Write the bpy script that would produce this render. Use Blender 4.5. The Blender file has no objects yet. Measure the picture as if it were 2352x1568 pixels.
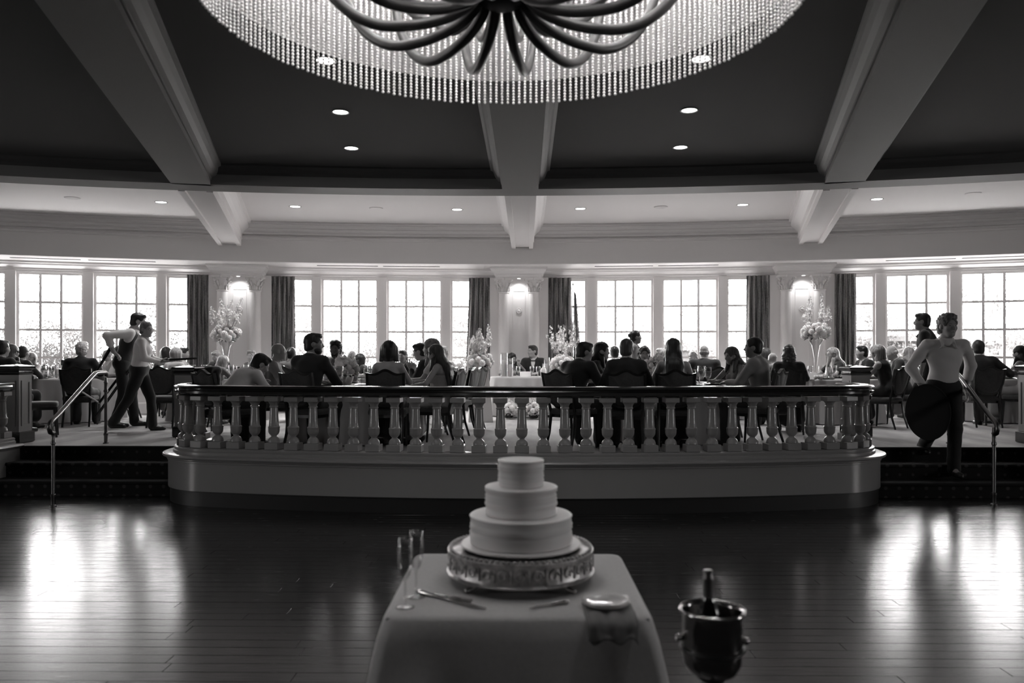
import bpy, bmesh, math, random
import numpy as np
from mathutils import Vector, Matrix
random.seed(7)
SC = bpy.context.scene
COL = SC.collection
PI = math.pi
# ---------------------------------------------------------------- camera, sky, exposure
F, HZ = 1829.33, 820.0                    # focal length in pixels (2352 wide), horizon row
CX, CZ, YAW = 0.09, 1.64, 0.0142
cam_d = bpy.data.cameras.new('camera'); cam = bpy.data.objects.new('camera', cam_d); COL.objects.link(cam)
cam.location = (CX, 0, CZ); cam.rotation_euler = (PI/2, 0, YAW)
cam_d.sensor_width = 36; cam_d.lens = 28; cam_d.shift_y = (HZ-784)/2352
cam_d.clip_start = 0.05; cam_d.clip_end = 400
cam_d.dof.use_dof = True; cam_d.dof.focus_distance = 10.6; cam_d.dof.aperture_fstop = 2.0
SC.camera = cam
world = bpy.data.worlds.new('overcast_sky'); SC.world = world; world.use_nodes = True
bg = world.node_tree.nodes['Background']
bg.inputs['Color'].default_value = (1.0, 0.985, 0.98, 1); bg.inputs['Strength'].default_value = 30.0
SC.view_settings.view_transform = 'Standard'; SC.view_settings.look = 'None'
SC.view_settings.gamma = 1; SC.view_settings.use_curve_mapping = False
SC.view_settings.exposure = 0.0
cy = SC.cycles
cy.use_denoising = True
try: cy.denoiser = 'OPENIMAGEDENOISE'
except Exception: pass
cy.max_bounces = 7; cy.diffuse_bounces = 4; cy.glossy_bounces = 3; cy.transmission_bounces = 5; cy.transparent_max_bounces = 12
cy.sample_clamp_indirect = 6.0; cy.caustics_reflective = False; cy.caustics_refractive = False
cy.use_adaptive_sampling = True; cy.adaptive_threshold = 0.02
PORTALS = []                              # filled with the window bays below

def W(px, d, py=None, z=None):
    """point seen at pixel column px at distance d along the view axis"""
    x = (px-1176)/F*d
    X = CX + x*math.cos(YAW) - d*math.sin(YAW); Y = x*math.sin(YAW) + d*math.cos(YAW)
    if py is not None: z = CZ + (HZ-py)/F*d
    return Vector((X, Y, z or 0.0))
def Wz(px, py, z): return W(px, F*(CZ-z)/(py-HZ), z=z)
CC = -12.2                                # centre of the hall's arcs on the axis
def pol(th, r, z=0.0): return Vector((r*math.sin(th), CC + r*math.cos(th), z))
def th_at(px, r):
    p0 = W(px, 0.0); p1 = W(px, 1.0); d = (p1-p0); d.z = 0; d.normalize()
    o = Vector((p0.x, p0.y-CC, 0)); b = o.dot(d); c = o.dot(o)-r*r
    t = -b+math.sqrt(b*b-c); q = o+d*t
    return math.atan2(q.x, q.y)

# ---------------------------------------------------------------- materials
MATS = {}
def g3(v): return (v*1.015, v*0.99, v*0.985, 1)
def mat(name, v, rough=0.5, metal=0.0, spec=0.5, noise=0.0, nscale=8.0, stretch=None, bump=0.0, emit=0.0, sheen=0.0, sss=0.0, coat=0.0, coords='Object'):
    if name in MATS: return MATS[name]
    m = bpy.data.materials.new(name); m.use_nodes = True; MATS[name] = m
    nt = m.node_tree; b = nt.nodes['Principled BSDF']
    b.inputs['Base Color'].default_value = g3(v); b.inputs['Roughness'].default_value = rough
    b.inputs['Metallic'].default_value = metal; b.inputs['Specular IOR Level'].default_value = spec
    if coat: b.inputs['Coat Weight'].default_value = coat; b.inputs['Coat Roughness'].default_value = 0.08
    if sheen: b.inputs['Sheen Weight'].default_value = sheen
    if sss: b.inputs['Subsurface Weight'].default_value = sss; b.inputs['Subsurface Radius'].default_value = (.01, .008, .008)
    if emit: b.inputs['Emission Color'].default_value = (1, .99, .98, 1); b.inputs['Emission Strength'].default_value = emit
    if noise or bump:
        tc = nt.nodes.new('ShaderNodeTexCoord'); mp = nt.nodes.new('ShaderNodeMapping'); nz = nt.nodes.new('ShaderNodeTexNoise')
        nt.links.new(tc.outputs[coords], mp.inputs['Vector']); nt.links.new(mp.outputs['Vector'], nz.inputs['Vector'])
        if stretch: mp.inputs['Scale'].default_value = stretch
        nz.inputs['Scale'].default_value = nscale; nz.inputs['Detail'].default_value = 5
        if noise:
            rp = nt.nodes.new('ShaderNodeValToRGB')
            rp.color_ramp.elements[0].position = .3; rp.color_ramp.elements[1].position = .72
            rp.color_ramp.elements[0].color = g3(v*(1-noise)); rp.color_ramp.elements[1].color = g3(min(1, v*(1+noise)))
            nt.links.new(nz.outputs['Fac'], rp.inputs['Fac']); nt.links.new(rp.outputs['Color'], b.inputs['Base Color'])
        if bump:
            bp = nt.nodes.new('ShaderNodeBump'); bp.inputs['Strength'].default_value = bump; bp.inputs['Distance'].default_value = .01
            nt.links.new(nz.outputs['Fac'], bp.inputs['Height']); nt.links.new(bp.outputs['Normal'], b.inputs['Normal'])
    return m
def thin_glass(name, refl=0.06, tint=0.97):
    if name in MATS: return MATS[name]
    m = bpy.data.materials.new(name); m.use_nodes = True; MATS[name] = m; nt = m.node_tree
    for n in list(nt.nodes): nt.nodes.remove(n)
    out = nt.nodes.new('ShaderNodeOutputMaterial'); mx = nt.nodes.new('ShaderNodeMixShader')
    tr = nt.nodes.new('ShaderNodeBsdfTransparent'); gl = nt.nodes.new('ShaderNodeBsdfGlossy'); lw = nt.nodes.new('ShaderNodeLayerWeight')
    mr = nt.nodes.new('ShaderNodeMath'); mr.operation = 'MULTIPLY_ADD'; mr.inputs[1].default_value = .55; mr.inputs[2].default_value = refl
    lw.inputs['Blend'].default_value = .35
    tr.inputs['Color'].default_value = (tint, tint, tint, 1); gl.inputs['Roughness'].default_value = .03
    nt.links.new(lw.outputs['Facing'], mr.inputs[0]); nt.links.new(mr.outputs[0], mx.inputs['Fac'])
    nt.links.new(tr.outputs[0], mx.inputs[1]); nt.links.new(gl.outputs[0], mx.inputs[2]); nt.links.new(mx.outputs[0], out.inputs['Surface'])
    return m
def translucent(name, v, tl):
    m = bpy.data.materials.new(name); m.use_nodes = True; MATS[name] = m; nt = m.node_tree
    for n in list(nt.nodes): nt.nodes.remove(n)
    out = nt.nodes.new('ShaderNodeOutputMaterial'); mx = nt.nodes.new('ShaderNodeMixShader')
    d = nt.nodes.new('ShaderNodeBsdfDiffuse'); t = nt.nodes.new('ShaderNodeBsdfTranslucent'); mx.inputs['Fac'].default_value = tl
    d.inputs['Color'].default_value = g3(v); t.inputs['Color'].default_value = g3(v)
    nt.links.new(d.outputs[0], mx.inputs[1]); nt.links.new(t.outputs[0], mx.inputs[2]); nt.links.new(mx.outputs[0], out.inputs['Surface'])
    return m

M_trim = mat('white_painted_trim', .88, .45)
M_wall = mat('cream_wall_paint', .86, .6)
M_soff = mat('bulkhead_paint', .70, .6)
M_mid = mat('side_ceiling_paint', .85, .7)
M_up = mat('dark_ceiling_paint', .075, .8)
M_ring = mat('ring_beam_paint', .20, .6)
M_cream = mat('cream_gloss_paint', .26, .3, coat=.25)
M_hall = mat('hall_wall_paint', .30, .7)
M_black = mat('black_gloss_lacquer', .012, .16, spec=.6, coat=.5)
M_plinth = mat('black_plinth_paint', .012, .5)
M_carpet = None
M_glass = thin_glass('window_glass', .03, .98)
M_clear = thin_glass('clear_glassware', .05, .96)
M_brass = mat('brushed_brass', .17, .36, metal=1)
M_steel = mat('polished_steel', .55, .12, metal=1)

# ---------------------------------------------------------------- mesh helpers
def link_mesh(name, vs, fs, m, parent=None, smooth=False, loc=None, rot=None):
    me = bpy.data.meshes.new(name); me.from_pydata([tuple(v) for v in vs], [], fs); me.update()
    if smooth: me.polygons.foreach_set('use_smooth', [True]*len(me.polygons))
    if m: me.materials.append(m)
    o = bpy.data.objects.new(name, me); COL.objects.link(o)
    if parent is not None: o.parent = parent
    if loc is not None: o.location = loc
    if rot is not None: o.rotation_euler = rot if hasattr(rot, '__len__') else (0, 0, rot)
    return o
def np_mesh(name, V, Q, m, parent=None, smooth=True):
    me = bpy.data.meshes.new(name); V = np.asarray(V, np.float32); Q = np.asarray(Q, np.int32); k = Q.shape[1]
    me.vertices.add(len(V)); me.vertices.foreach_set('co', V.ravel())
    me.loops.add(Q.size); me.loops.foreach_set('vertex_index', Q.ravel())
    me.polygons.add(len(Q)); me.polygons.foreach_set('loop_start', np.arange(0, Q.size, k, dtype=np.int32))
    if smooth: me.polygons.foreach_set('use_smooth', np.ones(len(Q), bool))
    me.update(calc_edges=True); me.validate()
    if m: me.materials.append(m)
    o = bpy.data.objects.new(name, me); COL.objects.link(o)
    if parent is not None: o.parent = parent
    return o
def tag(o, label=None, cat=None, group=None, kind=None):
    if label: o['label'] = label
    if cat: o['category'] = cat
    if group: o['group'] = group
    if kind: o['kind'] = kind
    return o
def thing(name, label, cat, loc=(0, 0, 0), rotz=0.0, group=None):
    o = bpy.data.objects.new(name, None); COL.objects.link(o); o.location = loc; o.rotation_euler = (0, 0, rotz)
    o.empty_display_size = .1
    return tag(o, label, cat, group)
def dup(root, loc, rotz=0.0, label=None, group=None, scale=None):
    kids = {}
    for o in KIDS(root): kids.setdefault(o.parent, []).append(o)
    def cp(o, par):
        c = o.copy(); COL.objects.link(c)
        if par is not None: c.parent = par
        for k in kids.get(o, []): cp(k, c)
        return c
    r = cp(root, None); r.location = loc; r.rotation_euler = (0, 0, rotz)
    if label: r['label'] = label
    if group: r['group'] = group
    if scale: r.scale = (scale,)*3 if not hasattr(scale, '__len__') else scale
    return r
def KIDS(root):
    out = []; st = [root]
    while st:
        o = st.pop()
        for c in o.children: out.append(c); st.append(c)
    return out

class MB:
    def __init__(s): s.v = []; s.f = []
    def add(s, vs, fs):
        n = len(s.v); s.v += [tuple(v) for v in vs]; s.f += [tuple(i+n for i in f) for f in fs]; return s
    def box(s, c, d, M=None, bev=0.0):
        x, y, z = (k/2 for k in d); c = Vector(c)
        if bev:
            b = bev; vs = []
            for sz in (-1, 1):
                for zz, ins in (((sz*z), b), (sz*(z-b), 0)) if sz < 0 else ((sz*(z-b), 0), (sz*z, b)):
                    X, Y = x-ins, y-ins
                    vs += [(-X, -Y, zz), (X, -Y, zz), (X, Y, zz), (-X, Y, zz)]
            fs = [(3, 2, 1, 0)]
            for k in range(3): fs += [(k*4+i, k*4+(i+1) % 4, k*4+4+(i+1) % 4, k*4+4+i) for i in range(4)]
            fs.append((12, 13, 14, 15))
        else:
            vs = [(-x, -y, -z), (x, -y, -z), (x, y, -z), (-x, y, -z), (-x, -y, z), (x, -y, z), (x, y, z), (-x, y, z)]
            fs = [(3, 2, 1, 0), (4, 5, 6, 7), (0, 1, 5, 4), (1, 2, 6, 5), (2, 3, 7, 6), (3, 0, 4, 7)]
        vs = [(M @ Vector(v) if M else Vector(v))+c for v in vs]
        return s.add(vs, fs)
    def lathe(s, prof, n=16, c=(0, 0, 0), a0=0.0, a1=2*PI, M=None, cap=False):
        full = abs(a1-a0-2*PI) < 1e-6; k = n if full else n+1; vs = []; fs = []
        for r, z in prof:
            for i in range(k):
                a = a0+(a1-a0)*i/n; v = Vector((r*math.cos(a), r*math.sin(a), z))
                vs.append((M @ v if M else v)+Vector(c))
        for j in range(len(prof)-1):
            for i in range(n):
                i2 = (i+1) % k if full else i+1
                fs.append((j*k+i, j*k+i2, (j+1)*k+i2, (j+1)*k+i))
        if full and cap:
            if prof[0][0] > 1e-5: fs.append(tuple(range(k))[::-1])
            if prof[-1][0] > 1e-5: fs.append(tuple((len(prof)-1)*k+i for i in range(k)))
        return s.add(vs, fs)
    def tube(s, pts, r, n=8, cap=True, flat=1.0):
        pts = [Vector(p) for p in pts]; rs = r if hasattr(r, '__len__') else [r]*len(pts); vs = []; fs = []
        t0 = (pts[1]-pts[0]).normalized(); up = Vector((0, 0, 1)) if abs(t0.z) < .9 else Vector((1, 0, 0))
        a = t0.cross(up).normalized()
        for i, p in enumerate(pts):
            t = (pts[min(i+1, len(pts)-1)]-pts[max(i-1, 0)]).normalized()
            a = (a-t*a.dot(t)).normalized(); b = t.cross(a)
            for k in range(n):
                q = 2*PI*k/n; vs.append(p+(a*math.cos(q)+b*math.sin(q)*flat)*rs[i])
        for i in range(len(pts)-1):
            for k in range(n): fs.append((i*n+k, i*n+(k+1) % n, (i+1)*n+(k+1) % n, (i+1)*n+k))
        if cap: fs += [tuple(range(n))[::-1], tuple((len(pts)-1)*n+k for k in range(n))]
        return s.add(vs, fs)
    def sphere(s, c, r, n=8, m=6, M=None, sc=(1, 1, 1)):
        prof = [(max(1e-6, math.sin(PI*j/m))*1.0, -math.cos(PI*j/m)) for j in range(m+1)]
        vs = []; fs = []
        for q, z in prof:
            for i in range(n):
                a = 2*PI*i/n; v = Vector((q*math.cos(a)*sc[0]*r, q*math.sin(a)*sc[1]*r, z*sc[2]*r)); vs.append((M @ v if M else v)+Vector(c))
        for j in range(m):
            for i in range(n): fs.append((j*n+i, j*n+(i+1) % n, (j+1)*n+(i+1) % n, (j+1)*n+i))
        return s.add(vs, fs)
    def prism(s, poly, y0, y1):
        """outline in x,z extruded along y"""
        n = len(poly); vs = [(x, y0, z) for x, z in poly]+[(x, y1, z) for x, z in poly]
        fs = [tuple(range(n)), tuple(range(2*n-1, n-1, -1))]+[(i+n, (i+1) % n+n, (i+1) % n, i) for i in range(n)]
        return s.add(vs, fs)
    def slab(s, poly, z0, z1):
        n = len(poly); vs = [(x, y, z0) for x, y in poly]+[(x, y, z1) for x, y in poly]
        fs = [tuple(range(n-1, -1, -1)), tuple(range(n, 2*n))]+[(i, (i+1) % n, (i+1) % n+n, i+n) for i in range(n)]
        return s.add(vs, fs)
    def arc(s, prof, t0, t1, n):
        """closed profile of (r, z) swept about the hall centre"""
        k = len(prof); vs = []; fs = []
        for i in range(n+1):
            th = t0+(t1-t0)*i/n
            vs += [pol(th, r, z) for r, z in prof]
        for i in range(n):
            for j in range(k): fs.append((i*k+j, i*k+(j+1) % k, (i+1)*k+(j+1) % k, (i+1)*k+j))
        fs += [tuple(range(k))[::-1], tuple(n*k+j for j in range(k))]
        return s.add(vs, fs)
    def sweep(s, path, prof, close=True):
        """profile (outward offset, z) along a list of (point, outward normal)"""
        k = len(prof); vs = []; fs = []
        for p, nn in path: vs += [(p.x+nn.x*o, p.y+nn.y*o, z) for o, z in prof]
        for i in range(len(path)-1):
            for j in range(k if close else k-1): fs.append((i*k+j, (i+1)*k+j, (i+1)*k+(j+1) % k, i*k+(j+1) % k))
        if close: fs += [tuple(range(k)), tuple((len(path)-1)*k+j for j in range(k))[::-1]]
        return s.add(vs, fs)
    def build(s, name, m, parent=None, smooth=False, auto=None, loc=None, rot=None):
        o = link_mesh(name, s.v, s.f, m, parent, smooth or auto is not None, loc, rot)
        bm = bmesh.new(); bm.from_mesh(o.data); bmesh.ops.recalc_face_normals(bm, faces=bm.faces)
        if auto is not None:
            for e in bm.edges:
                if len(e.link_faces) == 2 and e.calc_face_angle(0) > auto: e.smooth = False
        bm.to_mesh(o.data); bm.free()
        return o
def struct(o, label=None):
    o['kind'] = 'structure'
    if label: o['label'] = label
    return o

# ---------------------------------------------------------------- room shell
RW, RB, RO, RI = 29.0, 27.9, 22.72, 22.3   # window wall, bulkhead, ring outer and inner radii
T = .62; FL = 0.52                         # half angle built, platform floor level
Z_SOF, Z_MID, Z_UP, Z_BEAM = 3.48, 4.22, 4.0, 3.77
struct(MB().arc([(RB+.05, Z_SOF), (RW+.5, Z_SOF), (RW+.5, Z_SOF+.12), (RB+.05, Z_SOF+.12)], -T, T, 60).build('ceiling_window_soffit', M_trim))
struct(MB().arc([(RB, Z_SOF-.004), (RB+.12, Z_SOF-.004), (RB+.12, Z_MID+.05), (RB, Z_MID+.05)], -T, T, 60).build('wall_bulkhead', M_soff))
struct(MB().arc([(RB, 3.90), (RB-.012, 3.905), (RB-.012, 3.945), (RB-.03, 3.95), (RB-.03, 3.962), (RB, 3.965)], -T, T, 60).build('trim_bulkhead_band', M_soff))
struct(MB().arc([(RB, 4.0), (RB-.03, 4.0), (RB-.04, 4.03), (RB-.04, 4.055), (RB-.10, 4.07), (RB-.12, 4.10), (RB-.12, 4.115), (RB-.20, 4.14), (RB-.22, 4.165), (RB-.22, 4.18),
                 (RB-.28, 4.19), (RB-.28, Z_MID), (RB, Z_MID)], -T, T, 60).build('trim_bulkhead_cornice', M_soff))
struct(MB().arc([(RO-.05, Z_MID), (RB+.1, Z_MID), (RB+.1, Z_MID+.1), (RO-.05, Z_MID+.1)], -T, T, 60).build('ceiling_side', M_mid))
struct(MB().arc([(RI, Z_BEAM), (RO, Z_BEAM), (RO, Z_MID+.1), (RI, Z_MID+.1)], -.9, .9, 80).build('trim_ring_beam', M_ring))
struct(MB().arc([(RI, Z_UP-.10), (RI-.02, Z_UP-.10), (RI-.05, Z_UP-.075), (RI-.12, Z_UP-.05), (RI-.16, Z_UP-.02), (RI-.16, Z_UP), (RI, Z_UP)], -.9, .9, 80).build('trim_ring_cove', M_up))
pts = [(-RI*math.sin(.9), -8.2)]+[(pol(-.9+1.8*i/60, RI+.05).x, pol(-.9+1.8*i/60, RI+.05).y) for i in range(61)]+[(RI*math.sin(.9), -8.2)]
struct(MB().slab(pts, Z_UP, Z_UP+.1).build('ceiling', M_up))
# radial beams, converging behind the camera
for k, sl in enumerate((-.281, 0.0035, .281)):
    ax = Vector((sl, 1, 0)).normalized(); sd = Vector((ax.y, -ax.x, 0)); o0 = Vector((0, -4.5, 0))
    Mx = Matrix(((sd.x, ax.x, 0), (sd.y, ax.y, 0), (0, 0, 1)))
    def beam(prof, y0, y1):
        n = len(prof); vs = [o0+sd*x+ax*y0+Vector((0, 0, z)) for x, z in prof]+[o0+sd*x+ax*y1+Vector((0, 0, z)) for x, z in prof]
        return MB().add(vs, [tuple(range(n)), tuple(range(2*n-1, n-1, -1))]+[(i+n, (i+1) % n+n, (i+1) % n, i) for i in range(n)])
    ca = 1/ax.y
    y_in = (10.1+4.5)*ca - (.0 if abs(sl) < .1 else .32); y_out = (15.7+4.5)*ca*.985 if abs(sl) > .1 else 20.16
    w = .23
    up = [(-w, Z_BEAM), (w, Z_BEAM), (w, Z_BEAM+.06), (w+.015, Z_BEAM+.06), (w+.015, Z_BEAM+.085), (w+.05, Z_BEAM+.10), (w+.085, Z_BEAM+.14), (w+.11, Z_BEAM+.19),
          (w+.14, Z_BEAM+.2), (w+.14, Z_UP)]
    up = up+[(-x, z) for x, z in up[2:][::-1]]
    b = beam(up, .5, y_in).build(f'trim_{k+1}', M_ring); struct(b, 'ceiling beam with cove moulding')
    mid = [(-w+.02, Z_BEAM), (-w+.10, Z_BEAM), (-w+.10, Z_BEAM+.035), (w-.10, Z_BEAM+.035), (w-.10, Z_BEAM), (w-.02, Z_BEAM), (w-.02, Z_BEAM+.12), (w, Z_BEAM+.13), (w, Z_BEAM+.24),
           (w+.05, Z_BEAM+.29), (w+.11, Z_BEAM+.33), (w+.13, Z_BEAM+.36), (w+.13, Z_BEAM+.40), (w+.17, Z_BEAM+.41), (w+.17, Z_MID)]
    mid = mid+[(-x, z) for x, z in mid[6:][::-1]]
    b = beam(mid, y_in+.43, y_out).build(f'trim_{k+11}', M_trim); struct(b, 'pale ceiling beam with moulded edges')

# window wall: header, sill wall, baseboard, cornice
struct(MB().arc([(RW, 3.27), (RW+.3, 3.27), (RW+.3, 3.6), (RW, 3.6)], -T, T, 60).build('wall_window_header', M_wall))
struct(MB().arc([(RW, .3), (RW+.3, .3), (RW+.3, 1.0), (RW, 1.0)], -T, T, 60).build('wall_window_apron', M_wall))
struct(MB().arc([(RW-.09, .985), (RW+.1, .985), (RW+.1, 1.02), (RW-.09, 1.02)], -T, T, 60).build('trim_window_sill', M_trim))
struct(MB().arc([(RW, FL), (RW-.03, FL), (RW-.03, FL+.19), (RW-.015, FL+.22), (RW, FL+.22)], -T, T, 60).build('baseboard_window_side', M_trim))
struct(MB().arc([(RW, 3.29), (RW-.03, 3.29), (RW-.03, 3.315), (RW-.05, 3.33), (RW-.055, 3.36), (RW-.09, 3.375), (RW-.15, 3.41), (RW-.17, 3.44), (RW-.21, 3.445), (RW-.21, Z_SOF), (RW, Z_SOF)],
                -T, T, 60).build('trim_window_cornice', M_trim))

# ---------------------------------------------------------------- window bays
def bar(mb, a, b, z0, z1, wn, off=0.0):
    """a box between two plan points a, b (thickness wn along the outward normal)"""
    a = Vector(a); b = Vector(b); t = (b-a); t.z = 0; L = t.length; t.normalize(); n = Vector((-t.y, t.x, 0))
    c = (a+b)/2+n*off; M = Matrix(((t.x, n.x, 0), (t.y, n.y, 0), (0, 0, 1)))
    mb.box((c.x, c.y, (z0+z1)/2), (L, wn, z1-z0), M)
ZW0, ZW1 = 1.02, 3.29
def lerp(a, b, t): return a+(b-a)*t
def sash(n, ta, tb, cols, rows=4):
    root = thing(f'window_{n}', None, None); root['kind'] = 'structure'
    A = pol(ta, RW+.06); B = pol(tb, RW+.06); fr = MB(); st = .045/ (B-A).length
    bar(fr, A, lerp(A, B, st), ZW0, ZW1, .06); bar(fr, lerp(A, B, 1-st), B, ZW0, ZW1, .06)
    bar(fr, lerp(A, B, st), lerp(A, B, 1-st), ZW1-.05, ZW1, .06); bar(fr, lerp(A, B, st), lerp(A, B, 1-st), ZW0, ZW0+.08, .06)
    struct(fr.build('window_frame', M_trim, root))
    zs = [ZW0+.08+(ZW1-.05-ZW0-.08)*i/rows for i in range(rows+1)]; us = [st+(1-2*st)*i/cols for i in range(cols+1)]
    mw = .045/(B-A).length
    for i in range(1, cols):
        m = MB(); bar(m, lerp(A, B, us[i]-mw/2), lerp(A, B, us[i]+mw/2), zs[0], zs[-1], .04); struct(m.build('muntin', M_trim, root))
    for j in range(1, rows):
        m = MB(); bar(m, lerp(A, B, us[0]), lerp(A, B, us[-1]), zs[j]-.020, zs[j]+.020, .036); struct(m.build('muntin', M_trim, root))
    for i in range(cols):
        for j in range(rows):
            m = MB(); bar(m, lerp(A, B, us[i]), lerp(A, B, us[i+1]), zs[j], zs[j+1], .004); struct(m.build('pane', M_glass, root))
def mullion(ta, tb):
    m = MB(); A = pol(ta, RW+.02); B = pol(tb, RW+.02)
    bar(m, A, B, 1.0, 3.3, .16); bar(m, lerp(A, B, .2), lerp(A, B, .8), 1.0, 3.3, .02, -.09 if False else .09)
    return m
wn = [0]
def bay(edges):
    """edges: list of ('s' cols or 'm', px0, px1)"""
    for k, (kind, p0, p1) in enumerate(edges):
        a, b = (p0, p1) if isinstance(p0, float) else (th_at(p0, RW+.06), th_at(p1, RW+.06))
        if kind == 'm':
            MULL.append((a, b))
        else:
            wn[0] += 1; sash(wn[0], a, b, kind)
    a = edges[0][1]; b = edges[-1][2]
    a, b = (a, b) if isinstance(a, float) else (th_at(a, RW), th_at(b, RW))
    PORTALS.append((a, b))
MULL = []
bay([(1, 652, 720), ('m', 720, 739), (3, 739, 869), ('m', 869, 889), (3, 889, 1016), ('m', 1016, 1035), (1, 1035, 1100)])
bay([(1, 1285, 1348), ('m', 1348, 1368), (3, 1368, 1500), ('m', 1500, 1520), (3, 1520, 1649), ('m', 1649, 1668), (1, 1668, 1738)])
bay([(1, -52, 17), ('m', 17, 39), (3, 39, 194), ('m', 194, 217), (3, 217, 364), ('m', 364, 384), (1, 384, 456)])
bay([(1, 1940, 2009), ('m', 2009, 2032), (3, 2032, 2179), ('m', 2179, 2204), (3, 2204, 2362), ('m', 2362, 2386)])
tl, tr = th_at(-60, RW), th_at(2450, RW)
def side_bay(t0, t1):
    u = (t1-t0)
    bay([(1, t0, t0+u*.13), ('m', t0+u*.13, t0+u*.17), (3, t0+u*.17, t0+u*.48), ('m', t0+u*.48, t0+u*.52), (3, t0+u*.52, t0+u*.83), ('m', t0+u*.83, t0+u*.87), (1, t0+u*.87, t1)])

for k, (a, b) in enumerate(MULL): struct(mullion(a, b).build(f'trim_{k+31}', M_trim), 'white window mullion')
# solid wall between the bays
edges = sorted([(a, b) for a, b in PORTALS]); gaps = [(-T, edges[0][0])]+[(edges[i][1], edges[i+1][0]) for i in range(len(edges)-1)]+[(edges[-1][1], T)]
for k, (a, b) in enumerate(gaps):
    if b > a: struct(MB().arc([(RW, .95), (RW+.3, .95), (RW+.3, 3.35), (RW, 3.35)], a, b, 4).build(f'wall_pier_{k+1}', M_wall))
for k, (a, b) in enumerate(PORTALS):
    L = bpy.data.lights.new('sky_portal', 'AREA'); L.shape = 'RECTANGLE'; m = (a+b)/2; c = pol(m, RW+.2, 2.15)
    L.size = (pol(a, RW)-pol(b, RW)).length; L.size_y = 2.3; L.cycles.is_portal = True
    o = bpy.data.objects.new('sky_portal', L); COL.objects.link(o); o.location = c; o.rotation_euler = (-PI/2, 0, -m+PI) if False else (PI/2, 0, -m+PI)
    # area lights shine along local -Z; turn -Z to the hall centre
    d = Vector((0, CC, 2.15))-c; d.z = 0; o.rotation_euler = d.to_track_quat('-Z', 'Z').to_euler()

# other walls of the hall, outside the picture: window walls at both sides, a back wall with one added fill window
for sx in (-1, 1):
    e = pol(sx*T, RW); X = sx*(abs(e.x)+.1); nm = 'left' if sx < 0 else 'right'; y0, y1 = -8.2, e.y+.2
    mb = MB(); mb.box((X, (y0+y1)/2, .5), (.2, y1-y0, 1.0)); mb.box((X, (y0+y1)/2, 3.8), (.2, y1-y0, 1.1))
    op = [(0.6, 2.8)]; ys = [y0]+[v for o in op for v in o]+[y1]
    for a, b in zip(ys[::2], ys[1::2]): mb.box((X, (a+b)/2, 2.15), (.2, b-a, 2.3))
    struct(mb.build('wall_'+nm, M_hall))
    for a, b in op:
        wn[0] += 1; r = thing(f'window_{wn[0]}', None, None); r['kind'] = 'structure'; m = MB()
        for k in range(4): m.box((X, a+(b-a)*k/3, 2.13), (.12, .14 if k in (1, 2) else .10, 2.26))
        for z in (1.04, 1.6, 2.17, 2.73, 3.24): m.box((X, (a+b)/2, z), (.06, b-a, .04))
        struct(m.build('window_frame', M_trim, r)); struct(MB().box((X, (a+b)/2, 2.13), (.006, b-a, 2.2)).build('pane', M_glass, r))
        L = bpy.data.lights.new('sky_portal', 'AREA'); L.shape = 'RECTANGLE'; L.size = b-a; L.size_y = 2.3; L.cycles.is_portal = True
        o = bpy.data.objects.new('sky_portal', L); COL.objects.link(o); o.location = (X+sx*.2, (a+b)/2, 2.15); o.rotation_euler = Vector((-sx, 0, 0)).to_track_quat('-Z', 'Z').to_euler()
mb = MB(); xs = [-17, -3.2, -2.95, 17]
for a, b in zip(xs[::2], xs[1::2]): mb.box(((a+b)/2, -8.1, 2.1), (b-a, .2, 4.4))
for a, b in zip(xs[1::2], xs[2::2]):  # unseen window slit added to brighten surfaces facing the camera
    mb.box(((a+b)/2, -8.1, 3.75), (b-a, .2, 1.1)); mb.box(((a+b)/2, -8.1, .1), (b-a, .2, .4)); wn[0] += 1; r = thing(f'window_{wn[0]}', None, None); r['kind'] = 'structure'; m = MB()
    for k in range(3): m.box((a+(b-a)*k/2, -8.1, 1.75), (.1, .12, 2.9))
    for z in (.35, 1.75, 3.15): m.box(((a+b)/2, -8.1, z), (b-a, .06, .06))
    struct(m.build('window_frame', M_trim, r)); struct(MB().box(((a+b)/2, -8.1, 1.75), (b-a, .006, 2.8)).build('pane', M_glass, r))
    L = bpy.data.lights.new('sky_portal', 'AREA'); L.shape = 'RECTANGLE'; L.size = b-a; L.size_y = 2.9; L.cycles.is_portal = True
    o = bpy.data.objects.new('sky_portal', L); COL.objects.link(o); o.location = ((a+b)/2, -8.3, 1.75); o.rotation_euler = Vector((0, 1, 0)).to_track_quat('-Z', 'Z').to_euler()
struct(mb.build('wall_back', M_hall))
struct(MB().box((0, 4.9, 4.45), (36, 27, .1)).build('ceiling_void', M_up))

# ---------------------------------------------------------------- platform, stairs, dance floor
OX = .075
def front_path(n=40, back=.5, end=True):
    """(point, outward normal) along the balusters, left to right"""
    R, xe, r = 15.9, 3.5, .62
    half = []
    for i in range(n+1):
        x = xe*i/n; a = math.asin(x/R); half.append((Vector((x, 8.45+R-math.sqrt(R*R-x*x), 0)), Vector((math.sin(a), -math.cos(a), 0))))
    a0 = math.asin(xe/R); P = half[-1][0]; c = P+Vector((-math.sin(a0), math.cos(a0), 0))*r
    for i in range(1, 17):
        a = a0+(PI/2-a0)*i/16; nn = Vector((math.sin(a), -math.cos(a), 0)); half.append((c+nn*r, nn))
    e = half[-1][0]
    for i in range(1, 5): half.append((e+Vector((0, back*i/4, 0)), Vector((1, 0, 0))))
    L = [(Vector((-p.x, p.y, 0)), Vector((-nn.x, nn.y, 0))) for p, nn in half[1:][::-1]]
    return [(p+Vector((OX, 0, 0)), nn) for p, nn in L+half]
FP = front_path(); FPB = front_path(back=1.6)
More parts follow.
